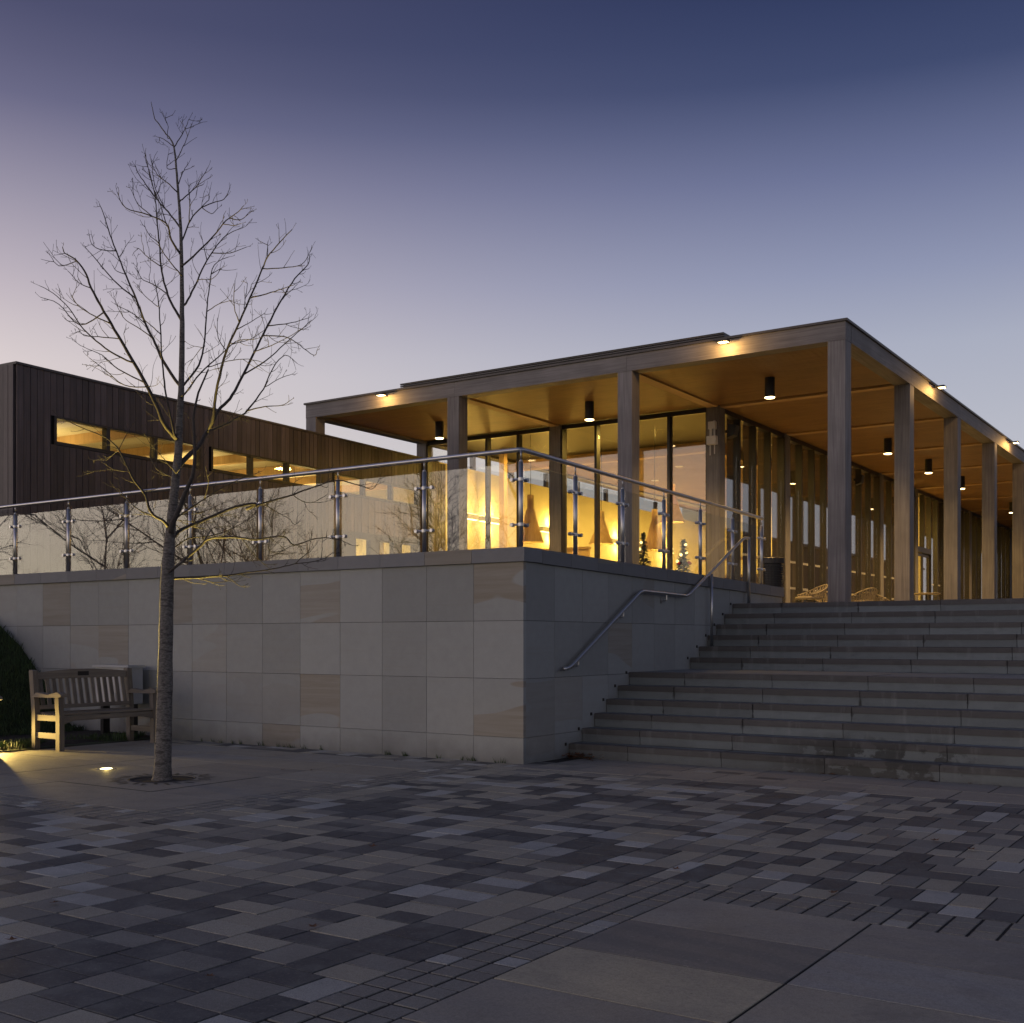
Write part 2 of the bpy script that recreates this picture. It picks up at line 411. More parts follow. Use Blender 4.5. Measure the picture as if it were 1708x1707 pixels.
M['pale_bark'] = m_simple('pale_bark', (.26, .235, .205), .85, nscale=20, namt=.4)
M['twig_bark'] = m_simple('twig_bark', (.055, .047, .042), .8, nscale=60, namt=.4)
def runs(pts):
    """extra points close to each bend so long straight pieces shade straight"""
    out = []
    for i in range(len(pts) - 1):
        a, b = Vector(pts[i]), Vector(pts[i + 1]); L = (b - a).length
        out.append(a)
        if L > .12: out += [a.lerp(b, .015 / L), a.lerp(b, .035 / L), a.lerp(b, 1 - .035 / L), a.lerp(b, 1 - .015 / L)]
    out.append(Vector(pts[-1])); return out
M['fin_wood'] = m_wood('fin_wood', (.022, .014, .009), (.048, .03, .018), 'z', rnd=False)
def m_shade():
    m, t, p, out = new_mat('translucent_shade')
    f = noise(t, pos_map(t, (30, 30, 1.5)), 1.0, 4)
    c = mixc(t, maprange(t, f, .3, .7), (.60, .46, .28), (.80, .65, .43)); t.links.new(c, p.inputs['Base Color']); p.inputs['Roughness'].default_value = .7
    tl = t.nodes.new('ShaderNodeBsdfTranslucent'); t.links.new(c, tl.inputs[0])
    mx = t.nodes.new('ShaderNodeMixShader'); mx.inputs[0].default_value = .6
    t.links.new(p.outputs[0], mx.inputs[1]); t.links.new(tl.outputs[0], mx.inputs[2]); t.links.new(mx.outputs[0], out.inputs[0]); return m
M['shade'] = m_shade()
def lamp(name, typ, loc, power, color=WARM, parent=None, size=.1, spot=None, target=None, blend=.5):
    d = bpy.data.lights.new(name, typ); d.energy = power; d.color = color
    if typ == 'AREA': d.shape = 'DISK'; d.size = size
    else: d.shadow_soft_size = size
    if typ == 'SPOT': d.spot_size = math.radians(spot); d.spot_blend = blend
    o = bpy.data.objects.new(name, d); col.objects.link(o)
    o.location = loc
    if target is not None:
        o.rotation_euler = (Vector(target) - Vector(loc)).to_track_quat('-Z', 'Y').to_euler()
    if parent:
        o.parent = parent
    return o

# ------------------------------------------------------------------ levels and grid
ZP = 1.755                      # upper plaza
XW, YW = -6.32, 9.63            # outer corner of the terrace wall
B = 3.55                        # bay of the pavilion
CX0, CY0 = -5.33, 16.80         # outer corner of the corner column
CW = .27
ZB, ZT = 5.70, 5.97             # fascia beam
GX, GY = CX0 - B, CY0 + B       # glazing corner (outer)
NB_X, NB_Y = 3, 13

# ------------------------------------------------------------------ ground
gm = MB(); gm.quad((-400, -400, -.06), (400, -400, -.06), (400, 400, -.06), (-400, 400, -.06))
gm.build('ground', M['far_ground'], kind='structure')
bed = MB().box(-12.0, 8.0, -3.0, 10.55, -.05, -.0045)
bed.build('paving_bed', M['joint'], kind='structure')

# ------------------------------------------------------------------ plaza paving
plaza = bpy.data.objects.new('plaza_paving', None); col.objects.link(plaza); plaza['kind'] = 'structure'; plaza.empty_display_size = .1
def vis_size(x, y, w):
    d = -SN * x + CS * y; r = CS * x + SN * y
    if d < 1.5: return 0, 0, 0
    px = CXP + F * r / d; py = HZ + F * EYE / d
    return px, py, F * w / d
def in_view(x, y, m=60):
    px, py, s = vis_size(x, y, 1)
    return s > 0 and -m < px < 1708 + m and py < 1707 + m
J = .004
SX0, SY1 = -2.42, 5.08          # corner of the near slab panel
TX1, TY0 = -6.85, 5.45          # corner of the tree's slab panel
SB = .36
def tone_pick():
    u = R.random()
    if u < .30: return R.uniform(0, .22)
    if u < .58: return R.uniform(.28, .52)
    if u < .85: return R.uniform(.58, .8)
    return R.uniform(.84, 1)
pieces = []
def excluded(cx, cy):
    if cx > SX0 - SB and cy < SY1 + SB: return True
    if cx < TX1 + SB and cy > TY0 - SB and cy < 9.25: return True
    if cy > 9.38 and cx > -6.2: return True
    return False
def clip_piece(x0, x1, y0, y1):
    """keep only the piece of a paver outside the slab panels, strip and wall"""
    cx, cy = (x0 + x1) / 2, (y0 + y1) / 2
    if cx > XW and y1 > 9.38 > y0: y1 = 9.38
    if cx <= XW and y1 > 9.62: y1 = 9.62
    for (ex0, ex1, ey0, ey1) in ((SX0 - SB, 50, -50, SY1 + SB), (-50, TX1 + SB, TY0 - SB, 9.25)):
        ox = min(x1, ex1) - max(x0, ex0); oy = min(y1, ey1) - max(y0, ey0)
        if ox > 0 and oy > 0:
            if ox < oy and ox < (x1 - x0):
                if x0 < ex0: x1 = ex0
                else: x0 = ex1
            elif oy < (y1 - y0):
                if y0 < ey0: y1 = ey0
                else: y0 = ey1
            else: return None
    if x1 - x0 < .01 or y1 - y0 < .01: return None
    return x0, x1, y0, y1
def fill(u0, u1, v0, v1):
    """three-size random block pattern: strips along v, each cut into segments split unevenly"""
    out = []; u = u0
    while u < u1 - .02:
        w = .49; ue = u + w
        if u1 - ue < .2: ue = u1
        v = v0 - R.uniform(0, .4)
        while v < v1:
            kind = R.random(); f_ = R.choice((.41, .59))
            um = u + (ue - u) * f_
            if kind < .7:
                l = .51
                for (p, q) in ((u, um), (um, ue)):
                    small = (q - p) > .25
                    cuts = (.17, .17, .17) if small else R.choice(((.255, .255), (.17, .17, .17), (.17, .34), (.34, .17), (.255, .255)))
                    t = v
                    for c_ in cuts: out.append((p, q, t, t + c_)); t += c_
            else:
                l = .17
                out.append((u, um, v, v + l)); out.append((um, ue, v, v + l))
            v += l
        u = ue
    return out
extra = []
for (p, q_, t, e_) in fill(-12.0, SX0 - SB, -2.9, 9.66):
    q = clip_piece(p, q_, t, e_)
    if q: (pieces if in_view((p + q_) / 2, (t + e_) / 2) else extra).append(q)
for (p, q_, t, e_) in fill(SY1 + SB, 9.38, SX0 - SB, 7.9):
    t = max(t, SX0 - SB)
    if e_ - t > .01: (pieces if in_view((t + e_) / 2, (p + q_) / 2) else extra).append((t, e_, p, q_))
pieces.sort(key=lambda q: -vis_size((q[0] + q[1]) / 2, (q[2] + q[3]) / 2, min(q[1] - q[0], q[3] - q[2]))[2])
def unit_block(w, l, mat, t=.02):
    k = ('blk', round(w, 3), round(l, 3), mat)
    def mk():
        me = MB().block(-w / 2, w / 2, -l / 2, l / 2, -t, 0, .0018).mesh('paving_block'); me.materials.append(M[mat]); return me
    return cached(k, mk)
def put_block(name, q, mat, tone, dz=.0015, J=J):
    w, l = round(q[1] - q[0] - J * 2, 3), round(q[3] - q[2] - J * 2, 3)
    o = link(name, unit_block(w, l, mat), plaza, loc=((q[0] + q[1]) / 2, (q[2] + q[3]) / 2, R.uniform(-dz, dz)))
    rw, rl = round(w, 2), round(l, 2)
    o.rotation_euler = (R.uniform(-.004, .004), R.uniform(-.004, .004), 0)
    o['tone'] = tone
    return o
for q in pieces[:300]: put_block('paver', q, 'paver_object', tone_pick())
fm = MB()
for q in pieces[300:] + extra:
    fm.tone = tone_pick(); dz = R.uniform(-.0015, .0015)
    fm.block(q[0] + J, q[1] - J, q[2] + J, q[3] - J, -.02, dz, .0018)
fm.build('paver_field', M['paver_field'], plaza, kind='stuff', tones=True)
# setts: three rows round each slab panel
setts = []
a = SB / 3
for i in range(3):
    yy = SY1 + SB
    n = 0
    while yy > -2.9:
        setts.append((SX0 - SB + i * a, SX0 - SB + (i + 1) * a, yy - a, yy)); yy -= a
    xx = SX0
    while xx < 7.8:
        setts.append((xx, xx + a, SY1 + i * a, SY1 + (i + 1) * a)); xx += a
far_setts = []
for i in range(3):
    yy = TY0 - SB
    while yy < 9.2:
        far_setts.append((TX1 + i * a, TX1 + (i + 1) * a, yy, yy + a)); yy += a
    xx = TX1
    while xx > -11.9:
        far_setts.append((xx - a, xx, TY0 - SB + i * a, TY0 - SB + (i + 1) * a)); xx -= a
def sett_tone(): return R.choice((R.uniform(.30, .45), R.uniform(.30, .45), R.uniform(.32, .5), R.uniform(.4, .56), R.uniform(.84, .9) if R.random() < .3 else .4))
for q in setts:
    if in_view((q[0] + q[1]) / 2, (q[2] + q[3]) / 2): put_block('sett', q, 'paver_object', sett_tone(), .0015, .0072)
    else: far_setts.append(q)
fm = MB()
for q in far_setts:
    fm.tone = sett_tone() + .08; fm.block(q[0] + .007, q[1] - .007, q[2] + .007, q[3] - .007, -.02, R.uniform(-.0015, .0015), .002)
fm.build('sett_band', M['paver_field'], plaza, kind='stuff', tones=True)
# sandstone slabs
def slab(x0, x1, y0, y1, tone=None):
    o = MB().block(x0 + .006, x1 - .006, y0 + .006, y1 - .006, -.03, .001, .0015).build('slab', M['slab'], plaza, off=((x0 + x1) / 2, (y0 + y1) / 2, 0))
    o.location.z = R.uniform(-.001, .001)
    o['tone'] = R.uniform(0, .9) if tone is None else tone
near_tones = {(0, 0): .66, (0, 1): .02, (0, 2): 1.0, (0, 3): .5, (1, 0): .4, (1, 1): .84, (1, 2): .6, (0, 4): .1}
for i in range(11):
    for j in range(14):
        x0 = SX0 + i * .925; y1 = SY1 - j * .535
        slab(x0, x0 + .925, y1 - .535, y1, near_tones.get((i, j)))
TG = (-8.35, 6.80)              # tree
gx0, gx1, gy0, gy1 = TG[0] - .62, TG[0] + .62, TG[1] - .62, TG[1] + .62
ys = [TY0, gy0, gy1, 8.05, 8.65, 9.25]
xs = [TX1, gx1, gx0, gx0 - .93, gx0 - 1.86, -11.78]
for i in range(len(xs) - 1):
    for j in range(len(ys) - 1):
        if xs[i] == gx1 and ys[j] == gy0: continue
        slab(xs[i + 1], xs[i], ys[j], ys[j + 1], R.uniform(.3, .9))
for k in range(14):             # slabs along the foot of the stairs
    for j in range(2):
        x0 = XW + k * .69 + j * .2
        slab(x0, x0 + .69, 9.38 + j * .56, 9.94 + j * .56, R.uniform(.25, .62))
# ------------------------------------------------------------------ tree grate
gr = thing('tree_grate', 'round slotted iron grate set flush round the tree trunk', 'tree grate', (TG[0], TG[1], 0))
gm = MB(); n = 48; Ri, Ro = .29, .62
fr = []
ring_b = len(gm.v)
for k in range(n):                                    # square plate with a round hole
    a0 = 2 * math.pi * k / n; c, s_ = math.cos(a0), math.sin(a0); m_ = .616 / max(abs(c), abs(s_))
    gm.v += [(Ri * c, Ri * s_, .002), (m_ * c, m_ * s_, .002), (Ri * c, Ri * s_, -.05)]
for k in range(n):
    j = (k + 1) % n; gm.face(3 * k, 3 * k + 1, 3 * j + 1, 3 * j); gm.face(3 * k + 2, 3 * k, 3 * j, 3 * j + 2)
gm.build('plate', M['slab'], gr)['tone'] = .5
gm = MB()
for k in range(n):
    for (r0, r1, z0, z1) in ((.285, .30, .004, .008),):
        a0, a1 = 2 * math.pi * k / n, 2 * math.pi * (k + 1) / n
        gm.quad((r0 * math.cos(a0), r0 * math.sin(a0), z1), (r1 * math.cos(a0), r1 * math.sin(a0), z0), (r1 * math.cos(a1), r1 * math.sin(a1), z0), (r0 * math.cos(a1), r0 * math.sin(a1), z1))
gm.build('rim', M['grate'], gr)
for k in range(26):                                   # dark radial slots
    a0 = 2 * math.pi * (k + .5) / 26; c, s_ = math.cos(a0), math.sin(a0); r0, r1, hw = .325 + .04 * (k % 2), .425 + .05 * (k % 2), .018
    sk = .02
    gm = MB().quad((r0 * c + hw * s_, r0 * s_ - hw * c, .005), (r1 * c + hw * s_ * .6 - sk * s_, r1 * s_ - hw * c * .6 + sk * c, .005), (r1 * c - hw * s_ * .6 - sk * s_, r1 * s_ + hw * c * .6 + sk * c, .005), (r0 * c - hw * s_, r0 * s_ + hw * c, .005))
    gm.build('slot', M['black'], gr)
MB().lathe((0, 0, 0), [(.005, -.045), (.285, -.045), (.289, -.055)], 24).build('soil', M['soil'], gr)

# ------------------------------------------------------------------ terrace wall
tw = thing('terrace_wall', 'pale sandstone panelled retaining wall below the glass balustrade', 'retaining wall', (XW, YW, 0))
def off_from(t): return t.location
def part(mb, name, mat, par, smooth=False, kind=None):
    """build a mesh given in world coordinates as a child of par (par unrotated)"""
    o = mb.build(name, M[mat] if isinstance(mat, str) else mat, None, smooth, kind)
    # pivot at its own centre, parent without moving it
    vs = np.array(mb.v); c = vs.mean(0)
    o.data.transform(Matrix.Translation(Vector(-c)))
    o.parent = par
    o.location = Vector(c) - par.location if par.parent is None else Vector(c) - par.parent.location - par.location
    return o
ZJ = [-.02, .262, .858, 1.447, 2.043]
PWX, PWY = .617, .575
def drop(y): return -.019 * max(0, y - YW)            # the coping falls gently along the stair side
LS = lambda: R.choice((R.uniform(.84, .95), R.uniform(.93, 1.03), R.uniform(1.0, 1.12)))
banded_x = {(0, 3): 1, (0, 1): .9, (4, 3): .75, (4, 1): 1, (5, 0): .9, (7, 2): .3, (8, 3): .7, (9, 0): .9, (10, 2): .8, (11, 2): .4, (12, 3): .8}
for i in range(21):
    for r in range(4):
        x1 = XW - i * PWX; x0 = x1 - PWX
        mb = MB().box(x0 + .002, x1 - (.002 if i else 0), YW + R.uniform(0, .0025), YW + .05, ZJ[r] + .002, ZJ[r + 1] - .002)
        o = part(mb, 'panel', 'stone', tw); o['tone'] = float(banded_x.get((i, r), 0.0 if R.random() < .9 else R.uniform(.1, .25))); o['lum'] = LS()
banded_y = {(3, 2): .8, (5, 1): .6, (0, 0): .5}
for i in range(13):
    for r in range(4):
        y0 = YW + (0.05 if i == 0 else .03 + i * PWY); y1 = YW + .03 + (i + 1) * PWY
        if y1 > 16.9: y1 = 16.85
        if y1 - y0 < .1: continue
        mb = MB().box(XW - .05, XW - R.uniform(0, .0025), y0 + .002, y1 - .002, ZJ[r] + .002, ZJ[r + 1] - .002)
        if r == 3:
            mb.v = [(v[0], v[1], v[2] + (drop(v[1]) if v[2] > 1.8 else 0)) for v in mb.v]
        o = part(mb, 'panel', 'stone', tw); o['tone'] = float(banded_y.get((i, r), 0.0 if R.random() < .85 else .4)); o['lum'] = LS()
core = MB().box(-19.4, XW - .051, YW + .052, YW + .3, -.05, 2.02).box(XW - .34, XW - .052, YW + .3, 16.85, -.05, 1.9)
part(core, 'core', 'joint', tw)
for i in range(21):
    x1 = XW - i * PWX + (.035 if i == 0 else 0); x0 = XW - (i + 1) * PWX
    mb = MB().box(x0 + .002, x1 - .002, YW - .035, YW + .31, 2.043, 2.187)
    o = part(mb, 'coping_block', 'coping', tw); o['tone'] = .9 if i in (1, 10, 14) else 0.0; o['lum'] = R.uniform(.88, 1.1)
for i in range(13):
    y0 = YW + .312 + (i * PWY - (.0 if i else 0)); y1 = YW + .312 + (i + 1) * PWY
    if i == 0: y0 = YW + .314
    if y1 > 16.88: y1 = 16.88
    if y1 - y0 < .08: continue
    mb = MB().box(XW - .31, XW + .035, y0 + .002, y1 - .002, 2.043, 2.187)
    mb.v = [(v[0], v[1], v[2] + drop(v[1])) for v in mb.v]
    o = part(mb, 'coping_block', 'coping', tw); o['tone'] = .9 if i == 2 else 0.0; o['lum'] = R.uniform(.85, 1.0)

# ------------------------------------------------------------------ stairs
st = thing('stone_staircase', 'wide stone stairs with dark nosings rising beside the terrace wall', 'staircase', (XW, 10.5, 0))
RIS, TR = ZP / 12, .2725
fronts = [10.508 + TR * k for k in range(6)] + [13.534 + .2775 * k for k in range(6)]
jx = [XW + .006] + [-5.607 + 1.0365 * k for k in range(11)]
for k in range(12):
    z1 = RIS * (k + 1); z0 = z1 - RIS; y0 = fronts[k]
    y1 = fronts[k + 1] + .04 if k < 11 else 15.4
    for i in range(len(jx) - 1):
        dz = R.uniform(-.002, .002)
        hn = .062
        mb = MB().box(jx[i] + .003, jx[i + 1] - .003, y0 + .009, y1, z0 - (.03 if k == 0 else 0), z1 - hn - .0005)
        o = part(mb, 'step_block', 'step', st); o['lum'] = R.uniform(.86, 1.12)
        if k == 5:
            o['lum'] = 1.0
        nb = MB().block(jx[i] + .003, jx[i + 1] - .003, y0, y0 + .115, z1 - hn, z1 + dz, .006)
        p_ = part(nb, 'nosing', 'nosing', o); p_.parent = o
        p_.location = Vector(np.array(nb.v).mean(0)) - Vector(np.array(mb.v).mean(0)); p_['lum'] = R.uniform(.85, 1.1)
        tb = MB().box(jx[i] + .003, jx[i + 1] - .003, y0 + .1155, y1, z1 - hn, z1 + dz - .0015)
        q_ = part(tb, 'tread', 'step', o); q_.parent = o
        q_.location = Vector(np.array(tb.v).mean(0)) - Vector(np.array(mb.v).mean(0)); q_['lum'] = o['lum'] * 1.05
    ds_ = MB().box(XW + .001, XW + .012, y0 - .075, y0 - .05, z1 - .02, z1 + .012)     # small fixing plugs on the wall beside each riser
    part(ds_, 'plug', 'dark_frame', tw)
sb = MB().box(XW - .2, jx[-1] + .3, 10.56, 11.9, -.05, .05)
sb.build('stair_footing', M['joint'], kind='structure')
sw = MB().box(jx[-1] + .01, jx[-1] + .4, 10.3, 17.0, -.05, 2.1)
tag(sw.build('stair_side_wall', M['coping'], None), 'low stone side wall closing the far end of the stairs', 'wall')['lum'] = 1.0

# ------------------------------------------------------------------ upper level
MB().box(-24, XW - .35, YW + .33, 75, -.05, ZP).build('terrace', M['terrace'], kind='structure')
MB().box(XW - .345, 5.5, 15.405, 75, -.05, ZP - .004).build('upper_plaza', M['terrace'], kind='structure')

# ------------------------------------------------------------------ balustrade
bal = thing('glass_balustrade', 'stainless steel balustrade with clear glass panels on the terrace wall', 'balustrade', (XW, YW, 2.187))
RX, RY = XW - .085, YW + .085
ZR = 2.187 + 1.0
lx = [RX - 1.246 * k for k in range(11)]
ly = [RY + 1.084 * k for k in range(7)]
posts = [(x_, RY, 'x') for x_ in lx[1:]] + [(RX, RY, 'c')] + [(RX, y_, 'y') for y_ in ly[1:]]
def zc(y): return 2.187 + drop(y)
for (x_, y_, kd) in posts:
    zb = zc(y_)
    mb = MB().path([(x_, y_, zb), (x_, y_, zb + .875)], .024, 12).path([(x_, y_, zb + .875), (x_, y_, zb + .90)], [.024, .010], 12)
    po = part(mb, 'post', 'steel', bal, True)
    c0 = Vector(np.array(mb.v).mean(0))
    ps = MB().path([(x_, y_, zb + .9), (x_, y_, zb + 1.0)], .008, 8)
    o = part(ps, 'rail_stem', 'steel', bal, True)
    for hh in (.24, .70):
        z_ = zb + hh
        cm = MB().path([(x_, y_, z_ - .016), (x_, y_, z_ + .016)], .029, 12)
        dirs = {'x': [(-1, 0), (1, 0)], 'y': [(0, -1), (0, 1)], 'c': [(-1, 0), (0, 1)]}[kd]
        for (dx, dy) in dirs:
            e = (x_ + dx * .105, y_ + dy * .105, z_)
            cm.path([(x_ + dx * .02, y_ + dy * .02, z_), e], [.013, .010], 8)
            nx, ny = dy, dx
            s_ = -1
            cm.path([(e[0] - abs(nx) * .022, e[1] - abs(ny) * .022, z_), (e[0] + abs(nx) * .022, e[1] + abs(ny) * .022, z_)], .02, 10)
        co = part(cm, 'clamp', 'steel', bal, False)
        co.parent = po; co.location = Vector(np.array(cm.v).mean(0)) - c0
top = [(-20.0, RY, ZR), (RX - .03, RY, ZR), (RX, RY + .03, ZR), (RX, ly[-1] + .03, ZR + drop(ly[-1]))]
part(MB().path(runs(top), .0245, 16), 'top_rail', 'steel', bal, True)
for k in range(10):
    x1, x0 = lx[k] - .06, lx[k + 1] + .06
    part(MB().box(x0, x1, RY - .005, RY + .005, 2.187 + .012, 2.187 + .865), 'glass_panel', 'rail_glass', bal)
for k in range(6):
    y0, y1 = ly[k] + .06, ly[k + 1] - .06
    mb = MB().box(RX - .005, RX + .005, y0, y1, 2.187 + .012, 2.187 + .865)
    mb.v = [(v[0], v[1], v[2] + drop(v[1])) for v in mb.v]
    part(mb, 'glass_panel', 'rail_glass', bal)

# ------------------------------------------------------------------ stair handrail
hr = thing('stair_handrail', 'bent stainless steel handrail climbing beside the stone stairs', 'handrail', (XW, 10.5, 0))
HXo = XW + .075
def onwall(px, py, x_=HXo):
    dx, dy = cam2w((px - CXP) / F, 1.); t = x_ / dx
    return (x_, dy * t, EYE + (HZ - py) / F * t)
hp = [onwall(*p) for p in ((940, 1116), (948, 1114.5), (955, 1109), (1067, 988.5), (1072, 986), (1144, 994), (1150, 991), (1238, 900), (1243, 897.5), (1249, 898.5))]
part(MB().path(runs(hp), .021, 12), 'rail', 'steel', hr, True)
e = hp[-1]; part(MB().path([(e[0], e[1] + .0, e[2] + .012), (e[0], e[1], ZP - .01)], .021, 12), 'post', 'steel', hr, True)
m_ = onwall(1187, 955); part(MB().path([(m_[0], m_[1], m_[2] - .02), (m_[0], m_[1], 1.15)], .019, 12), 'post', 'steel', hr, True)
for (px, py) in ((965, 1098), (1040, 1018), (1112, 991)):
    q = onwall(px, py)
    part(MB().path([(XW, q[1], q[2] - .085), (HXo - .01, q[1], q[2] - .085), (HXo, q[1], q[2] - .07), (HXo, q[1], q[2] - .01)], [.011, .009, .009, .009], 8).path([(XW + .001, q[1], q[2] - .085), (XW + .008, q[1], q[2] - .085)], .03, 12), 'bracket', 'steel', hr)

# ------------------------------------------------------------------ pavilion
pv = thing('timber_pavilion', 'glazed pavilion under a flat timber roof with slender grey columns', 'pavilion', (GX, GY, ZP))
Y_END = CY0 + NB_Y * B + CW
X_L = CX0 - NB_X * B - CW
def column(x1, y0, z0, z1, mat='grey_timber_z', name='column'):
    mb = MB().box(x1 - CW, x1, y0, y0 + CW, z0, z1)
    o = part(mb, name, mat, pv); bv = o.modifiers.new('edge', 'BEVEL'); bv.width = .006; bv.segments = 1
    return o
for k in range(NB_X + 1):
    if k == NB_X:
        column(CX0 - k * B, CY0, 5.1, ZB)
    else:
        column(CX0 - k * B, CY0, ZP + .06, ZB)
        part(MB().box(CX0 - k * B - CW + .02, CX0 - k * B - .02, CY0 + .02, CY0 + CW - .02, ZP, ZP + .06), 'column_base', 'coping', pv)['lum'] = 1.
for k in range(1, NB_Y + 1):
    column(CX0, CY0 + k * B, ZP + .06, ZB)
    part(MB().box(CX0 - CW + .02, CX0 - .02, CY0 + k * B + .02, CY0 + k * B + CW - .02, ZP, ZP + .06), 'column_base', 'coping', pv)['lum'] = 1.
# fascia beams, jointed over the columns
for k in range(NB_X):
    x1 = CX0 - k * B - (0 if k == 0 else .1); x0 = CX0 - (k + 1) * B - (.1 if k < NB_X - 1 else CW)
    part(MB().box(x0 + .0015, x1 - (.0015 if k else 0), CY0 - .003, CY0 + CW, ZB, ZT), 'fascia_beam', 'grey_timber_x', pv)
for k in range(NB_Y):
    y0 = CY0 + k * B + (CW + .002 if k == 0 else .1); y1 = CY0 + (k + 1) * B + (.1 if k < NB_Y - 1 else CW)
    part(MB().box(CX0 - CW, CX0 + .003, y0 + .0015, y1 - .0015, ZB, ZT), 'fascia_beam', 'grey_timber_y', pv)
part(MB().box(X_L, X_L + CW, CY0 + CW + .002, Y_END, ZB, ZT), 'fascia_beam', 'grey_timber_y', pv)
part(MB().box(X_L - .03, CX0 + .035, CY0 - .035, Y_END + .03, ZT, ZT + .035), 'roof', 'roof_cap', pv)
# low slatted strip standing on the roof
rl = thing('roof_louvre', 'low dark slatted strip along the top of the pavilion roof', 'roof vent', (-12, CY0 + .35, ZT))
for dz in (0, .035, .07):
    part(MB().box(-13.85, -7.28, CY0 + .05, CY0 + .08, ZT + .038 + dz, ZT + .06 + dz), 'louvre', 'roof_cap', rl)
for k in range(60):
    part(MB().box(-13.8 + k * .11, -13.77 + k * .11, CY0 + .082, CY0 + .3, ZT + .036, ZT + .125), 'rib', 'roof_cap', rl)
part(MB().box(-13.85, -7.28, CY0 + .04, CY0 + 2.0, ZT + .127, ZT + .135), 'cover', 'roof_cap', rl)
# soffit boards (real grooves) and beams showing under them
sm = MB(); y = CY0 + CW + .002
while y < Y_END - .1:
    if y < GY - .02:
        sm.box(X_L + CW + .002, CX0 - CW - .002, y, min(y + .060, GY - .02), ZB + .033, ZB + .052)
    else:
        sm.box(GX - .05, CX0 - CW - .002, y, y + .060, ZB + .033, ZB + .052)
    y += .075
part(sm, 'soffit_board_field', 'soffit', pv, kind='stuff')
part(MB().box(X_L + CW, CX0 - CW, CY0 + CW, Y_END, ZB + .055, ZB + .075), 'soffit_backing', 'black', pv)
for k in range(1, NB_Y):
    part(MB().box(GX + .002, CX0 - CW - .003, CY0 + k * B + .03, CY0 + k * B + CW - .03, ZB + .004, ZB + .034), 'soffit_beam', 'soffit_beam_x', pv)
for k in range(1, NB_X):
    part(MB().box(CX0 - k * B - CW + .03, CX0 - k * B - .03, CY0 + CW + .003, GY - .02, ZB + .004, ZB + .034), 'soffit_beam', 'soffit_beam_y', pv)
# glazing: front (4 panes a bay) and side
PN = B / 4
glz_front = []
def zrow(k): return 0
for k in range(1, NB_X + 1):
    column(CX0 - k * B, GY, ZP, ZB + .03, name='inner_column')
for k in range(2, NB_Y + 1):
    column(GX, CY0 + k * B, ZP, ZB + .03, name='inner_column')
HD = .12
part(MB().box(X_L + CW, GX - .001, GY + .06, GY + .2, ZB - HD + .06, ZB + .032), 'header', 'dark_frame', pv)
part(MB().box(GX - .2, GX - .06, GY + .27, Y_END, ZB - HD + .06, ZB + .032), 'header', 'dark_frame', pv)
for b in range(1, NB_X):
    xr = CX0 - b * B - CW; xl = CX0 - (b + 1) * B
    pw = (xr - xl) / 4
    for i in range(5):
        xm = xr - i * pw
        part(MB().box(xm - .028, xm + .028, GY + .03, GY + .17, ZP, ZB - .06), 'mullion', 'dark_frame', pv)
    for i in range(4):
        part(MB().box(xr - (i + 1) * pw + .03, xr - i * pw - .03, GY + .10, GY + .112, ZP + .02, ZB - .062), 'glass_pane', 'pane_glass', pv)
        part(MB().box(xr - (i + 1) * pw + .03, xr - i * pw - .03, GY + .07, GY + .15, ZP, ZP + .06), 'sill', 'dark_frame', pv)
DOOR_B, DOOR_I = 5, (1, 2)
for b in range(1, NB_Y):
    y0 = CY0 + b * B + CW; y1 = CY0 + (b + 1) * B
    pw = (y1 - y0) / 4
    for i in range(5):
        ym = y0 + i * pw
        part(MB().box(GX - .17, GX - .03, ym - .025, ym + .025, ZP + (2.25 if b == 5 and i == 1 else 0), ZB - .06), 'mullion', 'dark_frame', pv)
        if not (b == 5 and i == 1): part(MB().box(GX - .31, GX - .172, ym - .022, ym + .022, ZP + .012, 5.78), 'fin', 'fin_wood', pv)
    for i in range(4):
        zb = ZP + .02
        if b == 5 and i in (0, 1): zb = ZP + 2.3
        part(MB().box(GX - .112, GX - .10, y0 + i * pw + .027, y0 + (i + 1) * pw - .027, zb, ZB - .062), 'glass_pane', 'pane_glass', pv)
        if b < 6 and not (b == 5 and i in (0, 1)):
            dm = MB(); yc = y0 + (i + .5) * pw
            for zz in (ZP + .62, ZP + 1.2):
                for q in range(5): dm.quad((GX - .0985, yc - .15 + q * .07, zz), (GX - .0985, yc - .12 + q * .07, zz), (GX - .0985, yc - .12 + q * .07, zz + .05), (GX - .0985, yc - .15 + q * .07, zz + .05))
            part(dm, 'manifestation', 'white_box', pv, kind='stuff')
    if b == 5:
        ya, yb = y0 + .027, y0 + 2 * pw - .027
        part(MB().box(GX - .15, GX - .02, ya, yb, ZP + 2.12, ZP + 2.28), 'door_head', 'dark_frame', pv)
        for (q0, q1) in ((ya, (ya + yb) / 2 - .006), ((ya + yb) / 2 + .006, yb)):
            mb = MB().box(GX - .13, GX - .08, q0, q0 + .06, ZP, ZP + 2.1).box(GX - .13, GX - .08, q1 - .06, q1, ZP, ZP + 2.1).box(GX - .13, GX - .08, q0 + .06, q1 - .06, ZP + 2.02, ZP + 2.1).box(GX - .13, GX - .08, q0 + .06, q1 - .06, ZP, ZP + .12)
            d_ = part(mb, 'door', 'dark_frame', pv)
            g_ = MB().box(GX - .11, GX - .10, q0 + .06, q1 - .06, ZP + .12, ZP + 2.02)
            go = part(g_, 'door_glass', 'pane_glass', pv); go.parent = d_; go.location = Vector(np.array(g_.v).mean(0)) - Vector(np.array(mb.v).mean(0))
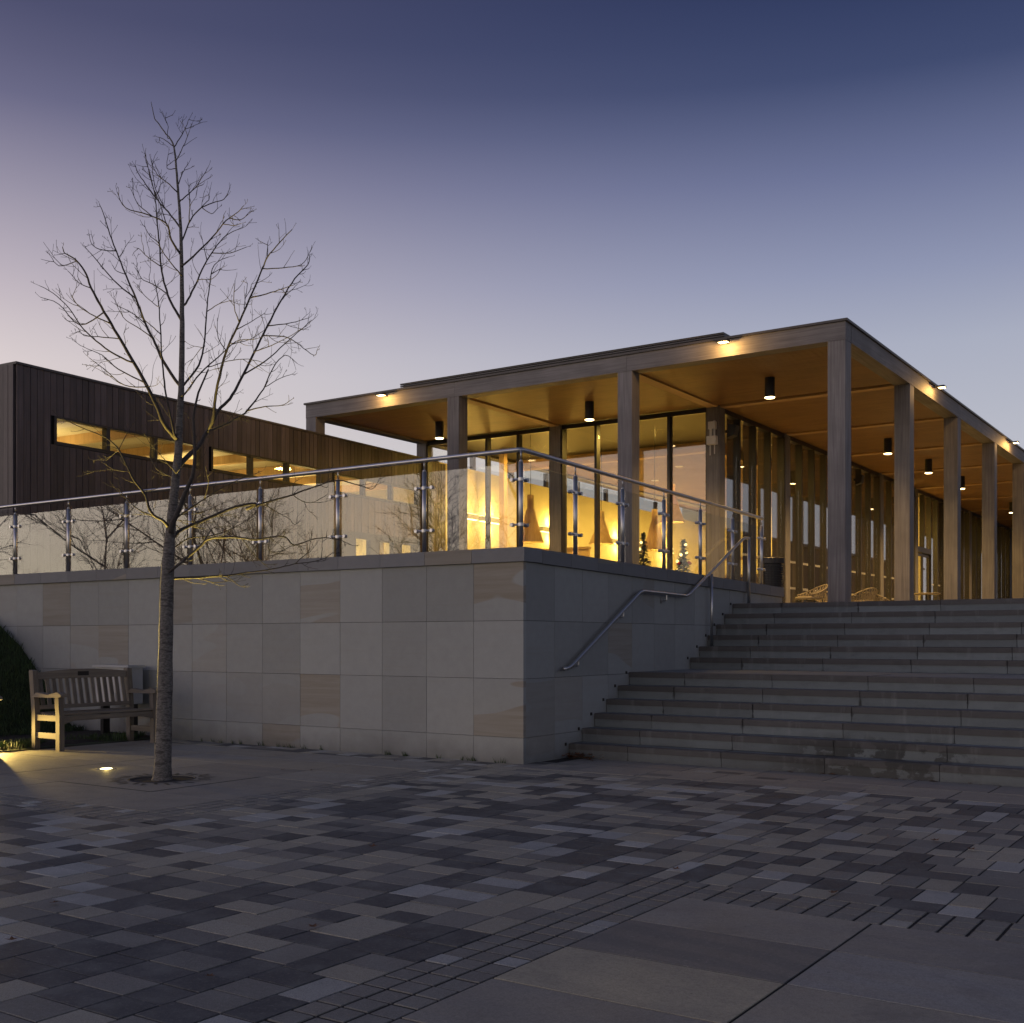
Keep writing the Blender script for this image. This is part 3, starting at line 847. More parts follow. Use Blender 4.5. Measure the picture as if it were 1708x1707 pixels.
# ------------------------------------------------------------------ interior of the pavilion
LB0, LBd = Vector((-15.507, 9.98, 0)), Vector((-.054, .9985, 0))      # long timber-clad wall: start and direction
LBn = Vector((.9985, .054, 0))
def lb(s, o=0., z=0.): return LB0 + LBd * s + LBn * o + Vector((0, 0, z))
def lbox(mb, s0, s1, o0, o1, z0, z1):
    b = len(mb.v)
    for z in (z0, z1):
        for (s, o) in ((s0, o0), (s0, o1), (s1, o1), (s1, o0)): mb.v.append(tuple(lb(s, o, z)))
    for q in ((0, 1, 2, 3), (7, 6, 5, 4), (0, 4, 5, 1), (1, 5, 6, 2), (2, 6, 7, 3), (3, 7, 4, 0)): mb.face(*[b + i for i in q])
    return mb
YBK = 37.1
SE = (YBK - LB0.y) / LBd.y
S0 = (GY + .3 - LB0.y) / LBd.y
part(lbox(MB(), S0, SE, -.15, 0, ZP, 5.36), 'inner_wall', 'wall_paint', pv)
part(MB().box(-17.6, GX - .3, YBK, YBK + .15, ZP, 5.95), 'inner_wall', 'wall_paint', pv)
part(MB().box(-17.9, GX - .02, GY + .25, Y_END, ZP + .001, ZP + .012), 'inner_floor', 'floor', pv)
# clerestory above the inner wall
for k in range(9):
    s0 = S0 + k * (SE - S0) / 9
    part(lbox(MB(), s0, s0 + .12, -.12, -.02, 5.36, 5.74), 'clerestory_post', 'dark_frame', pv)
part(lbox(MB(), S0, SE, -.08, -.07, 5.362, 5.738), 'clerestory_glass', 'pane_glass', pv)
# front ceiling zone, beam, then slatted ceiling
def lbx(y_): return LB0.x + LBd.x * (y_ - LB0.y) / LBd.y - .10
def slabz(y0, y1, x1, z0, z1): return MB().prism([(lbx(y0), y0), (x1, y0), (x1, y1), (lbx(y1), y1)], 'z', z0, z1)
YM = CY0 + 2 * B
part(slabz(GY + .21, YM + .1, GX - .21, 5.80, 5.86), 'ceiling', 'ceiling_paint', pv)
part(slabz(YM + .1, YM + .32, -10.6, 5.52, 5.86), 'ceiling_beam', 'soffit_beam_x', pv)
part(MB().box(-10.82, -10.6, YM + .322, YBK, 5.52, 5.86), 'ceiling_beam', 'soffit_beam_y', pv)
part(slabz(YM + .33, YBK, GX - .21, 5.86, 5.90), 'ceiling_backing', 'black', pv)
sm = MB(); y = YM + .36
while y < YBK - .1:
    sm.box(lbx(y) + .1, -10.83, y, y + .09, 5.745, 5.80); y += .17
part(sm, 'ceiling_slat_field', 'slat', pv, kind='stuff')
part(MB().box(-11.4, GX - .3, YBK + .16, YBK + .2, ZP, 5.9), 'inner_wall', 'wall_paint', pv)
part(MB().box(-15.42, -15.28, 22.45, 22.59, ZP, 5.79), 'inner_post', 'cone_wood', pv)
part(MB().box(-12.9, GX - .21, YBK + .21, Y_END, 5.80, 5.86), 'ceiling', 'ceiling_paint', pv)
part(MB().box(-13.0, -12.85, YBK + .21, Y_END, ZP, 5.86), 'inner_wall', 'wall_paint', pv)

# recessed ceiling lights inside
ROWS = [(-12.9, 27.0), (-11.6, 24.9), (-14.6, 25.3), (-12.4, 30.6), (-14.6, 29.0), (-11.4, 28.4), (-14.8, 33.5), (-12.2, 34.5), (-9.7, 25.2), (-9.7, 29.4), (-9.7, 33.4)]
cdl = None
for i, (x_, y_) in enumerate(ROWS):
    if cdl is None:
        cdl = thing('ceiling_light', 'small round light recessed in the slatted ceiling indoors', 'ceiling light', (x_, y_, 5.735), group='round lights recessed in the ceiling indoors')
        MB().lathe((0, 0, 0), [(.001, .005), (.085, .005), (.085, .002)], 16).build('lens', M['glow_disc'], cdl)
        MB().lathe((0, 0, 0), [(.086, .012), (.105, .012), (.105, -.002), (.086, -.002)], 16).build('trim', M['white_box'], cdl)
    else: dup(cdl, (x_, y_, 5.735))
for (x_, y_, p_) in ((-14.2, 22.3, 120), (-10.9, 22.0, 110), (-13.2, 26.5, 400), (-13.6, 30.5, 430), (-13.4, 34.5, 340), (-11.5, 33.5, 110), (-11.4, 40, 170), (-11.4, 47, 150)):
    lamp('room_fill', 'AREA', (x_, y_, 5.70), p_, WARM, size=.5, target=(x_, y_, 0))  # unseen fill carrying the ceiling lights' glow; front and far ones are extra
lamp('door_fill', 'POINT', (-9.9, 35.6, 4.6), 70, WARM, size=.15)  # added light without a fitting, brightens the wall seen through the doors
# wall lights on the long wall
for i, s in enumerate((11.9, 13.2, 16.2, 20.4, 24.0)):
    c = lb(s, .11, 4.20)
    w_ = thing('wall_light', ('first', 'second', 'third', 'fourth', 'fifth')[i] + ' linear up and down light along the yellow wall', 'wall light', c, math.atan2(LBd.y, LBd.x), group='linear lights on the yellow wall')
    MB().box(-.55, .55, -.05, .05, -.06, .06).build('housing', M['white_box'], w_)
    MB().box(-.54, .54, -.045, .045, -.075, -.061).build('lens', M['glow_strip'], w_)
    MB().box(-.54, .54, -.045, .045, .061, .07).build('lens', M['glow_strip'], w_)
    lamp('wall_glow', 'POINT', (0, -.02, .22), 30, WARM, w_, .05); lamp('wall_glow', 'POINT', (0, -.02, -.24), 28, WARM, w_, .08)
# cone pendants
for i, (px, y0, y1, d, hw, lab) in enumerate(((885, 826, 905, 24.8, .29, 'wooden cone pendant behind the corner post of the balustrade'), (1003, 853, 908, 26.8, .30, 'wooden cone pendant hanging low before the brightest wall light'), (1121, 808, 872, 24.0, .27, 'pale cone pendant nearest the dark corner column'), (1092, 850, 918, 24.0, .26, 'tall pale cone pendant hanging beside the small fir tree'))):
    a_ = at_depth(px, y0, d); b_ = at_depth(px, y1, d); hh = a_.z - b_.z
    t_ = thing('pendant_lamp', lab, 'pendant lamp', b_, group='cone pendant lamps indoors')
    MB().lathe((0, 0, 0), [(hw, 0), (hw * .62, hh * .33), (hw * .34, hh * .66), (hw * .25, hh * .72), (hw * .25, hh), (hw * .24, hh), (hw * .24, hh * .72), (hw * .32, hh * .655), (hw * .60, hh * .325), (hw * .98, .004)], 20, False).build('shade', M['shade'], t_, True)
    MB().path([(0, 0, hh), (0, 0, 5.74 - b_.z)], .006, 6).build('cord', M['black'], t_)
    MB().lathe((0, 0, hh * .3), [(.012, .06), (.03, .03), (.03, 0), (.012, -.03)], 10).build('bulb', M['glow_strip'], t_, True)
    lamp('pendant_glow', 'POINT', (0, 0, hh * .3 - .06), 42, WARM, t_, .03)
# decorated small fir trees near the glass
for i, (px, pyt, d, lab) in enumerate(((1073, 890, 23.4, 'small dark decorated fir tree standing behind the glass'), (1140, 900, 22.5, 'small fir tree hung with red baubles and warm lights'))):
    tp = at_depth(px, pyt, d); hh = tp.z - ZP
    t_ = thing('christmas_tree', lab, 'christmas tree', (tp.x, tp.y, ZP), group='decorated fir trees indoors')
    MB().lathe((0, 0, 0), [(.14, 0), (.16, .25)], 12).build('pot', M['cone_wood'], t_)
    MB().path([(0, 0, .2), (0, 0, hh)], [.03, .005], 6).build('trunk', M['bark'], t_)
    nm = MB()
    for q in range(620):
        z_ = R.uniform(.3, 1) ; zz = z_ * hh; rr = (1.02 - z_) * .36 * R.uniform(.35, 1.05); a_ = R.uniform(0, 6.283)
        c_ = Vector((rr * math.cos(a_), rr * math.sin(a_), zz)); u_ = Vector((math.cos(a_), math.sin(a_), R.uniform(-.5, .3))) * .05; v_ = Vector((-math.sin(a_), math.cos(a_), R.uniform(-.5, .5))) * .022
        nm.quad(c_ - u_ - v_, c_ + u_ - v_ * .3, c_ + u_ + v_ * .3, c_ - u_ + v_)
    nm.build('needles', M['xmas'], t_)['kind'] = 'stuff'
    for q in range(16):
        z_ = R.uniform(.4, .95); rr = (1.05 - z_) * .36; a_ = R.uniform(0, 6.283)
        MB().lathe((rr * math.cos(a_), rr * math.sin(a_), z_ * hh), [(.003, -.03), (.024, -.018), (.03, 0), (.024, .018), (.003, .03)], 8).build('bauble', M['fairy'] if q % 3 == 0 else (M['bauble'] if i else M['cone_wood']), t_, True)
# counter with open shelves
ct = thing('serving_counter', 'timber serving counter with open square shelves behind the glass', 'counter', (-11.2, 26.0, ZP))
part(MB().box(-12.3, -9.9, 25.7, 26.4, ZP + 1.0, ZP + 1.06), 'worktop', 'cone_wood', ct)
part(MB().box(-12.25, -9.95, 26.3, 26.38, ZP + .02, ZP + 1.0), 'back_panel', 'cone_wood', ct)
for k in range(8): part(MB().box(-12.25 + k * .32, -12.21 + k * .32, 25.75, 26.3, ZP + .02, ZP + 1.0), 'divider', 'cone_wood', ct)
part(MB().box(-12.2, -9.97, 26.7, 26.95, ZP + 1.5, ZP + 1.56), 'shelf', 'cone_wood', ct)

sc_ = thing('timber_screen', 'low timber screen standing in the room behind the orange post', 'screen', (-14.6, 24.6, ZP))
part(MB().box(-15.6, -14.2, 24.6, 24.66, ZP + .02, ZP + 1.75), 'panel', 'cone_wood', sc_)
part(MB().box(-15.6, -14.2, 24.55, 24.71, ZP + 1.751, ZP + 1.81), 'cap', 'soffit_beam_x', sc_)
bk = thing('bookcase', 'tall timber bookcase against the back wall indoors', 'bookcase', (-11.0, 36.6, ZP))
for z_ in (.02, .5, .98, 1.46, 1.94, 2.42): part(MB().box(-12.2, -10.0, 36.6, 37.0, ZP + z_, ZP + z_ + .04), 'shelf', 'cone_wood', bk)
for k in range(5): part(MB().box(-12.2 + k * .54, -12.16 + k * .54, 36.605, 37.0, ZP + .061, ZP + 2.419), 'upright', 'cone_wood', bk)
for i, (x_, y_, hx_) in enumerate(((-13.6, 22.6, .9), (-11.6, 22.4, .9), (-13.0, 28.5, 1.2))):
    ht = thing('high_table', ('left', 'middle', 'rear')[i] + ' pale high table standing inside behind the glazing', 'table', (x_, y_, ZP), group='high tables indoors')
    MB().box(-hx_ / 2, hx_ / 2, -.35, .35, 1.02, 1.07).build('tabletop', M['white_box'], ht)
    for (sx_, sy_) in ((1, 1), (1, -1), (-1, 1), (-1, -1)): MB().box(sx_ * (hx_ / 2 - .06) - .025, sx_ * (hx_ / 2 - .06) + .025, sy_ * .29 - .025, sy_ * .29 + .025, .0, 1.019).build('leg', M['cone_wood'], ht)

# ------------------------------------------------------------------ canopy downlights
dl = None
LIN = CX0 - CW / 2 - B / 2; LIY = CY0 + CW / 2 + B / 2
spots_ = [(LIN - 2 * B, LIY, 'leftmost black cylinder downlight hanging under the canopy'), (LIN - B, LIY, 'black cylinder downlight in the middle bay of the canopy front'),
          (LIN, LIY, 'black cylinder downlight in the corner bay of the canopy')] + [(LIN, LIY + k * B, 'black cylinder downlight ' + w_) for k, w_ in ((1, 'half hidden behind the tall corner column'), (2, 'between the corner column and the next'), (3, 'between the second and third side columns'), (4, 'touching the edge of the third side column'), (5, 'hidden deep behind the fourth side column'), (6, 'deepest in view along the side canopy'))]
for (x_, y_, lab) in spots_:
    if dl is None:
        dl = thing('canopy_downlight', lab, 'downlight', (x_, y_, ZB + .035), group='cylinder downlights under the canopy')
        MB().path([(0, 0, 0), (0, 0, -.34)], .085, 20).build('housing', M['black'], dl, False)
        MB().lathe((0, 0, -.352), [(.001, 0), (.074, .002), (.086, .010), (.086, .016)], 20).build('lens', M['glow_disc'], dl)
        o = dl
    else: o = dup(dl, (x_, y_, ZB + .035), None, lab)
    lamp('downlight_beam', 'SPOT', (0, 0, -.38), 330, WARM2, o, .07, 135, (0, 0, -5), .8)
# ------------------------------------------------------------------ floodlights on the fascia
fl = None
for (x_, y_, rz, lab) in ((CX0 - 2.5 * B + .08, CY0, 0, 'small floodlight lit over the left bay of the front fascia'), (CX0 - .5 * B - .08, CY0, 0, 'small floodlight lit over the right bay of the front fascia'),
                          (CX0, CY0 + 1.42 * B, math.pi / 2, 'nearer small floodlight on the side fascia'), (CX0, CY0 + 3.42 * B, math.pi / 2, 'farther small floodlight on the side fascia by the picture edge')):
    if fl is None:
        fl = thing('fascia_floodlight', lab, 'floodlight', (x_, y_, 5.86), rz, group='floodlights on the roof edge')
        MB().box(-.085, .085, -.24, -.12, .02, .055).build('housing', M['black'], fl)
        MB().box(-.015, .015, -.13, .0, .03, .045).build('arm', M['black'], fl)
        MB().quad((-.075, -.232, .0185), (.075, -.232, .0185), (.075, -.128, .0185), (-.075, -.128, .0185)).build('lens', M['glow_disc'], fl)
        o = fl
    else: o = dup(fl, (x_, y_, 5.86), rz, lab)
    lamp('flood_beam', 'POINT', (0, -.22, -.005), 20.0 if o is fl else 5.5, (1, .54, .15), o, .03)
# ------------------------------------------------------------------ fittings on the corner column
cc = (GX - CW * .55, GY, 0)
sx = thing('sensor_unit', 'white sensor box and bracket fixed high on the corner column', 'sensor', (GX - .15, GY, 5.1))
part(MB().box(GX - .19, GX - .05, GY - .10, GY - .001, 5.28, 5.42).box(GX - .17, GX - .12, GY - .08, GY - .02, 5.0, 5.28).box(GX - .10, GX - .07, GY - .06, GY - .02, 5.0, 5.44), 'mount', 'white_box', sx)
part(MB().box(GX - .21, GX - .02, GY - .13, GY - .02, 4.98, 5.14), 'box', 'white_box', sx)
part(MB().path([(GX - .16, GY - .07, 4.98), (GX - .16, GY - .07, 4.78)], .012, 8).path([(GX - .07, GY - .07, 4.98), (GX - .07, GY - .07, 4.80)], .012, 8), 'cable', 'white_box', sx)
spk = None
for (y_, lab) in ((GY + .35, 'black loudspeaker beside the corner column'), (CY0 + 3 * B + CW + 1.0, 'black loudspeaker high on the glazing by the second side column'), (CY0 + 4 * B + CW + 2.4, 'small black loudspeaker deep along the side glazing')):
    if spk is None:
        spk = thing('loudspeaker', lab, 'loudspeaker', (GX - .02, y_, 5.28), group='black loudspeakers under the canopy')
        MB().prism([(.06, -.14), (.20, -.09), (.24, .10), (.08, .13)], 'y', -.1, .1).build('cabinet', M['black'], spk)
        MB().box(0, .07, -.03, .03, -.03, .03).build('bracket', M['black'], spk)
        MB().prism([(.203, -.085), (.243, .095), (.246, .094), (.206, -.086)], 'y', -.09, .09).build('grille', M['dark_frame'], spk)
    else: dup(spk, (GX - .02, y_, 5.28), None, lab)
# bracket light at the far left end of the pavilion
gl = thing('flood_camera', 'small pale bracket fitting on the far left end of the pavilion', 'camera', (X_L + .02, GY - .05, 5.3))
part(MB().box(X_L - .12, X_L + .0, GY - .02, GY + .1, 5.22, 5.28).box(X_L - .02, X_L + .0, GY - .02, GY + .1, 5.0, 5.28), 'bracket', 'white_box', gl)
part(MB().box(X_L - .14, X_L - .03, GY - .08, GY + .06, 5.08, 5.20), 'body', 'black', gl)

# ------------------------------------------------------------------ timber-clad building on the left
lbz = 5.33; LBL = 24.0
tb = thing('timber_clad_building', 'long low building clad in dark brown vertical timber boards', 'building', lb(0, 0, 0))
WIN = [(.68, 3.62, 4.285, 4.645), (3.93, 6.89, 4.285, 4.645), (7.29, 10.2, 4.275, 4.615), (7.29, 10.24, ZP, 3.47)]
bw = .1165; s = 0.0; nb = 0
while s < 11.2:
    cuts = sorted([(w[2] - .05, w[3] + .03) for w in WIN if w[0] - .04 < s + bw / 2 < w[1] + .04])
    z = 1.70
    segs = []
    for (a_, b_) in cuts:
        if a_ - z > .02: segs.append((z, a_))
        z = b_
    segs.append((z, lbz))
    for (z0, z1) in segs:
        d_ = R.uniform(0, .006)
        part(lbox(MB(), s + .004, s + bw - .004, -.03 + d_, d_, z0, z1), 'board', 'cladding', tb)
    s += bw
x_ = 0.012
while x_ < 9.0:                 # short end facing the viewer
    mb = lbox(MB(), -.03 - R.uniform(0, .005), -.001, -.03 - x_ - bw + .008, -.03 - x_, 1.70, lbz)
    part(mb, 'board', 'cladding', tb); x_ += bw
# walls behind the boards (with the window openings left open), roof, trim
def wall_rect(s0, s1, z0, z1): part(lbox(MB(), s0, s1, -.16, -.034, z0, z1), 'wall', 'black', tb)
wall_rect(0.0, .68, 1.70, lbz - .02); wall_rect(.68, 10.9, 4.66, lbz - .02); wall_rect(.68, 10.9, 3.49, 4.26)
wall_rect(3.64, 3.91, 4.262, 4.658); wall_rect(6.91, 7.27, 4.262, 4.658); wall_rect(10.26, 10.9, 4.262, 4.658); wall_rect(.68, 7.27, 1.70, 3.488); wall_rect(10.26, 10.9, 1.70, 3.488)
part(lbox(MB(), -.03, 11.0, -9, .03, lbz, lbz + .035), 'roof', 'roof_cap', tb)
part(lbox(MB(), 3.0, 9.0, -8, -1.6, lbz + .036, lbz + .28), 'roof_upstand', 'dark_frame', tb)
part(lbox(MB(), .02, 11.0, -8.6, -8.5, 1.7, lbz), 'wall', 'wall_paint', tb)
part(lbox(MB(), .02, .05, -8.5, -.17, 1.7, lbz - .03), 'wall', 'wall_paint', tb)
part(lbox(MB(), .06, 10.9, -8.49, -.17, 4.82, 4.86), 'inner_ceiling', 'ceiling_paint', tb)
for k in range(7): part(lbox(MB(), .9 + k * 1.5, 1.02 + k * 1.5, -8.49, -.2, 4.66, 4.818), 'roof_beam', 'cone_wood', tb)
part(lbox(MB(), .06, 10.9, -8.49, -.17, ZP - .01, ZP + .002), 'inner_floor', 'floor', tb)
part(lbox(MB(), 10.9, 11.0, -8.49, -.17, ZP, 4.86), 'wall', 'wall_paint', tb)
for w in WIN[:3]:
    mb = MB(); s0, s1, z0, z1 = w
    lbox(mb, s0 - .035, s1 + .035, -.10, .012, z0 - .045, z0 + .005); lbox(mb, s0 - .035, s1 + .035, -.10, .012, z1 - .005, z1 + .025)
    lbox(mb, s0 - .035, s0 + .012, -.10, .011, z0 + .006, z1 - .006); lbox(mb, s1 - .012, s1 + .035, -.10, .011, z0 + .006, z1 - .006)
    wf_ = part(mb, 'window', 'dark_frame', tb); c0 = Vector(np.array(mb.v).mean(0))
    for k in range(1, 3):
        sm_ = s0 + k * (s1 - s0) / 3
        mb2 = lbox(MB(), sm_ - .035, sm_ + .035, -.10, .010, z0 + .006, z1 - .006); o = part(mb2, 'mullion', 'dark_frame', tb); o.parent = wf_; o.location = Vector(np.array(mb2.v).mean(0)) - c0
    for k in range(3):
        a_, b_ = s0 + k * (s1 - s0) / 3, s0 + (k + 1) * (s1 - s0) / 3
        mb2 = lbox(MB(), a_ + .036, b_ - .036, -.055, -.045, z0 + .006, z1 - .006); o = part(mb2, 'pane', 'pane_glass', tb); o.parent = wf_; o.location = Vector(np.array(mb2.v).mean(0)) - c0
s0, s1, z0, z1 = WIN[3]
mb = MB(); lbox(mb, s0 - .035, s1 + .035, -.10, .012, 3.36, 3.5)
for (a_, b_) in ((7.26, 7.33), (7.5, 7.97), (8.45, 8.78), (9.27, 9.58), (10.05, 10.27)): lbox(mb, a_, b_, -.10, .011, ZP, 3.359)
wf_ = part(mb, 'window', 'dark_frame', tb); c0 = Vector(np.array(mb.v).mean(0))
M['blind'] = m_simple('pale_blind', (.7, .66, .55), .8)
for i, (a_, b_) in enumerate(((7.33, 7.5), (7.97, 8.45), (8.78, 9.27), (9.58, 10.05))):
    mb2 = lbox(MB(), a_, b_, -.055, -.045, ZP, 3.359); o = part(mb2, 'pane', 'pane_glass', tb); o.parent = wf_; o.location = Vector(np.array(mb2.v).mean(0)) - c0
    if i > 1:
        mb2 = lbox(MB(), a_ - .05, b_ + .05, -.9, -.88, ZP, 3.6); part(mb2, 'blind', 'blind', tb)
for (a_, b_) in ((.8, 1.5), (3.9, 6.9), (7.2, 9.0)):              # light lines on the ceiling inside
    mb = lbox(MB(), a_, b_, -.62, -.59, 4.80, 4.815)
    part(mb, 'light_line', 'glow_strip', tb)
for (s_, p_) in ((1.8, 85), (5.4, 115), (8.7, 150)):
    c = lb(s_, -3.0, 4.7); lamp('hall_lamp', 'AREA', c, p_, (1, .70, .24), size=1.2, target=(c.x, c.y, 0))
    c = lb(s_, -2.0, 4.0); lamp('hall_bounce', 'AREA', c, p_ * .22, (1, .72, .26), size=1.0, target=(c.x, c.y, 9))
c = lb(9.0, -.55, 2.6); lamp('blind_lamp', 'POINT', c, 60, WARM, size=.2)

# ------------------------------------------------------------------ grass bank
gb = MB(); nx, ny = 46, 44
gx = np.linspace(-20, -11.78, nx); gy = np.linspace(1.5, YW - .005, ny)
def bank(x_, y_):
    u = max(0, (-13.4 - x_) / 1.3)
    yy = min(1, max(0, (y_ - 6.2) / 2.0))
    h_ = 1.55 * (1 - math.exp(-u * u * 1.1)) * (yy * yy * (3 - 2 * yy))
    return .012 + h_ + .03 * math.sin(x_ * 5 + y_ * 3) * min(1, u + .15) + .02 * math.sin(x_ * 11 - y_ * 7)* min(1, u+.1)
for j in range(ny):
    for i in range(nx): gb.v.append((gx[i], gy[j], bank(gx[i], gy[j])))
for j in range(ny - 1):
    for i in range(nx - 1): gb.face(j * nx + i, j * nx + i + 1, (j + 1) * nx + i + 1, (j + 1) * nx + i)
gb.build('grass_bank', M['turf'], None, True, 'structure')
sl = MB(); nx2, ny2 = 14, 40; hx = np.linspace(-13.6, -11.95, nx2); hy = np.linspace(6.0, YW - .006, ny2)
for j in range(ny2):
    for i in range(nx2): sl.v.append((hx[i] + (.08 * math.sin(hy[j] * 4) if i == 0 else 0), hy[j], bank(hx[i], hy[j]) + .022 + .012 * math.sin(hx[i] * 23 + hy[j] * 17) - (.03 if i in (0, nx2 - 1) else 0)))
for j in range(ny2 - 1):
    for i in range(nx2 - 1): sl.face(j * nx2 + i, j * nx2 + i + 1, (j + 1) * nx2 + i + 1, (j + 1) * nx2 + i)
sl.build('planting_bed', M['soil'], None, True, 'structure')
gs = MB()
for q in range(17000):
    u = R.random()
    if u < .8: x_, y_ = R.uniform(-16.5, -13.3), R.uniform(6.4, 9.6)
    else: x_, y_ = R.uniform(-12.25, -11.82), R.uniform(6.2, 9.6)
    z_ = bank(x_, y_)
    if u >= .8 and noise_ok(x_, y_) if False else (u >= .8 and (math.sin(x_ * 6.1 + 1) + math.sin(y_ * 4.3)) < .1): continue
    h_ = R.uniform(.05, .12) if u < .8 else R.uniform(.03, .11)
    a_ = R.uniform(0, 6.283); lean = R.uniform(.1, .7) * h_; w_ = .004
    dx, dy = math.cos(a_), math.sin(a_)
    b_ = len(gs.v)
    gs.v += [(x_ - dy * w_, y_ + dx * w_, z_ - .01), (x_ + dy * w_, y_ - dx * w_, z_ - .01), (x_ + dx * lean * .4 + dy * w_ * .7, y_ + dy * lean * .4 - dx * w_ * .7, z_ + h_ * .6), (x_ + dx * lean, y_ + dy * lean, z_ + h_)]
    gs.face(b_, b_ + 1, b_ + 2); gs.face(b_, b_ + 2, b_ + 3)
gs.build('grass', M['grass'], None, False, 'stuff')
# weeds along the wall foot, litter of leaves in the stair corner
wd = MB()
for q in range(26):
    x_ = R.uniform(-11.2, -6.4)
    for k in range(5):
        a_ = R.uniform(0, 6.283); h_ = R.uniform(.02, .07); w_ = .005; dx, dy = math.cos(a_), math.sin(a_)
        bx, by = x_ + R.uniform(-.03, .03), YW - R.uniform(.005, .03); b_ = len(wd.v)
        wd.v += [(bx - w_, by, 0), (bx + w_, by, 0), (bx + dx * h_ * .5, by - abs(dy) * h_ * .5, h_)]; wd.face(b_, b_ + 1, b_ + 2)
wd.build('weeds', M['grass'], None, False, 'stuff')
def leaf_mb(mb, c, s_, a_, tilt):
    """five lobed curled leaf"""
    m4 = Matrix.Translation(c) @ Matrix.Rotation(a_, 4, 'Z') @ Matrix.Rotation(tilt, 4, 'X')
    n = 10; b_ = len(mb.v); mb.v.append(tuple(m4 @ Vector((0, 0, 0))))
    for k in range(n):
        t = 2 * math.pi * k / n; r_ = s_ * (1.0 if k % 2 == 0 else .5) * (1.15 if k == 0 else 1)
        mb.v.append(tuple(m4 @ Vector((r_ * math.cos(t), r_ * math.sin(t) * .8, .25 * r_ * r_ / s_ * (1 if k % 3 else .4)))))
    for k in range(n): mb.face(b_, b_ + 1 + k, b_ + 1 + (k + 1) % n)
lp = MB()
for q in range(70):
    leaf_mb(lp, Vector((XW + .05 + abs(R.gauss(0, .16)), 10.5 - abs(R.gauss(0, .10)), .004 + R.uniform(0, .05))), R.uniform(.02, .04), R.uniform(0, 6), R.uniform(-.5, .5))
for q in range(24):
    leaf_mb(lp, Vector((R.uniform(-3.9, -1.2), 10.49 - abs(R.gauss(0, .04)), .006)), R.uniform(.015, .03), R.uniform(0, 6), R.uniform(-.3, .3))
lp.build('leaf_litter', M['leaf'], None, False, 'stuff')
def ground_at(px, py):
    d = F * EYE / (py - HZ); return Vector((*cam2w((px - CXP) / F * d, d), 0))
LEAVES = ((523, 1550, .035, 'large dry leaf on dark blocks left of the near sett band'), (622, 1415, .035, 'dry leaf alone on grey blocks in mid plaza'), (1128, 1453, .03, 'orange dry leaf at the corner of the sett band'), (1390, 1493, .035, 'dry leaf on the sett band above the near slabs'),
          (472, 1286, .03, 'left of two dry leaves on the slabs right of the tree'), (520, 1287, .03, 'right of two dry leaves on the slabs right of the tree'), (20, 1572, .03, 'dry leaf on the blocks at the left picture edge'), (90, 1510, .03, 'small dry leaf on dark blocks near the left picture edge'),
          (350, 1633, .02, 'tiny dry leaf on a brown block low in the foreground'), (970, 1445, .018, 'tiny dry leaf on grey blocks above the sett corner'), (1560, 1405, .04, 'left of two brown leaves on the blocks before the stairs'), (1620, 1420, .04, 'right of two brown leaves on the blocks before the stairs'), (659, 1271, .03, 'dry leaf lying close to the foot of the wall'))
for i, (px, py, sz, lab) in enumerate(LEAVES):
    c = ground_at(px, py); mb = MB(); leaf_mb(mb, Vector((0, 0, .012)), sz, R.uniform(0, 6), R.uniform(-.15, .15))
    o = mb.build('fallen_leaf', M['leaf'], None); o.location = c
    tag(o, lab, 'leaf', 'dry leaves scattered on the paving')

# ------------------------------------------------------------------ ground lights
g1 = thing('ground_light', 'round recessed ground light glowing beside the tree grate', 'ground light', (-9.45, 7.03, 0), group='recessed ground lights')
MB().lathe((0, 0, 0), [(.060, .0025), (.063, .005), (.092, .004), (.095, .0025)], 24).build('rim', M['steel'], g1, True)
MB().lathe((0, 0, 0), [(.001, .007), (.052, .007), (.058, .003)], 24).build('lens', M['glow_ground'], g1)
g2 = dup(g1, (-12.35, 7.60, .06), None, 'bright ground light beside the near end of the timber bench')
lamp('ground_spill', 'POINT', (0, 0, .045), .9, (1, .72, .2), g1, .02)
lamp('uplight_beam', 'SPOT', (0, 0, .03), 2600, (1, .72, .14), g1, .03, 50, (1.05, -.24, 1.75), 1.0)
lamp('ground_glow', 'SPOT', (0, 0, .17), 210, (1, .66, .17), g2, .04, 104, (1.9, -.75, .06), .8)

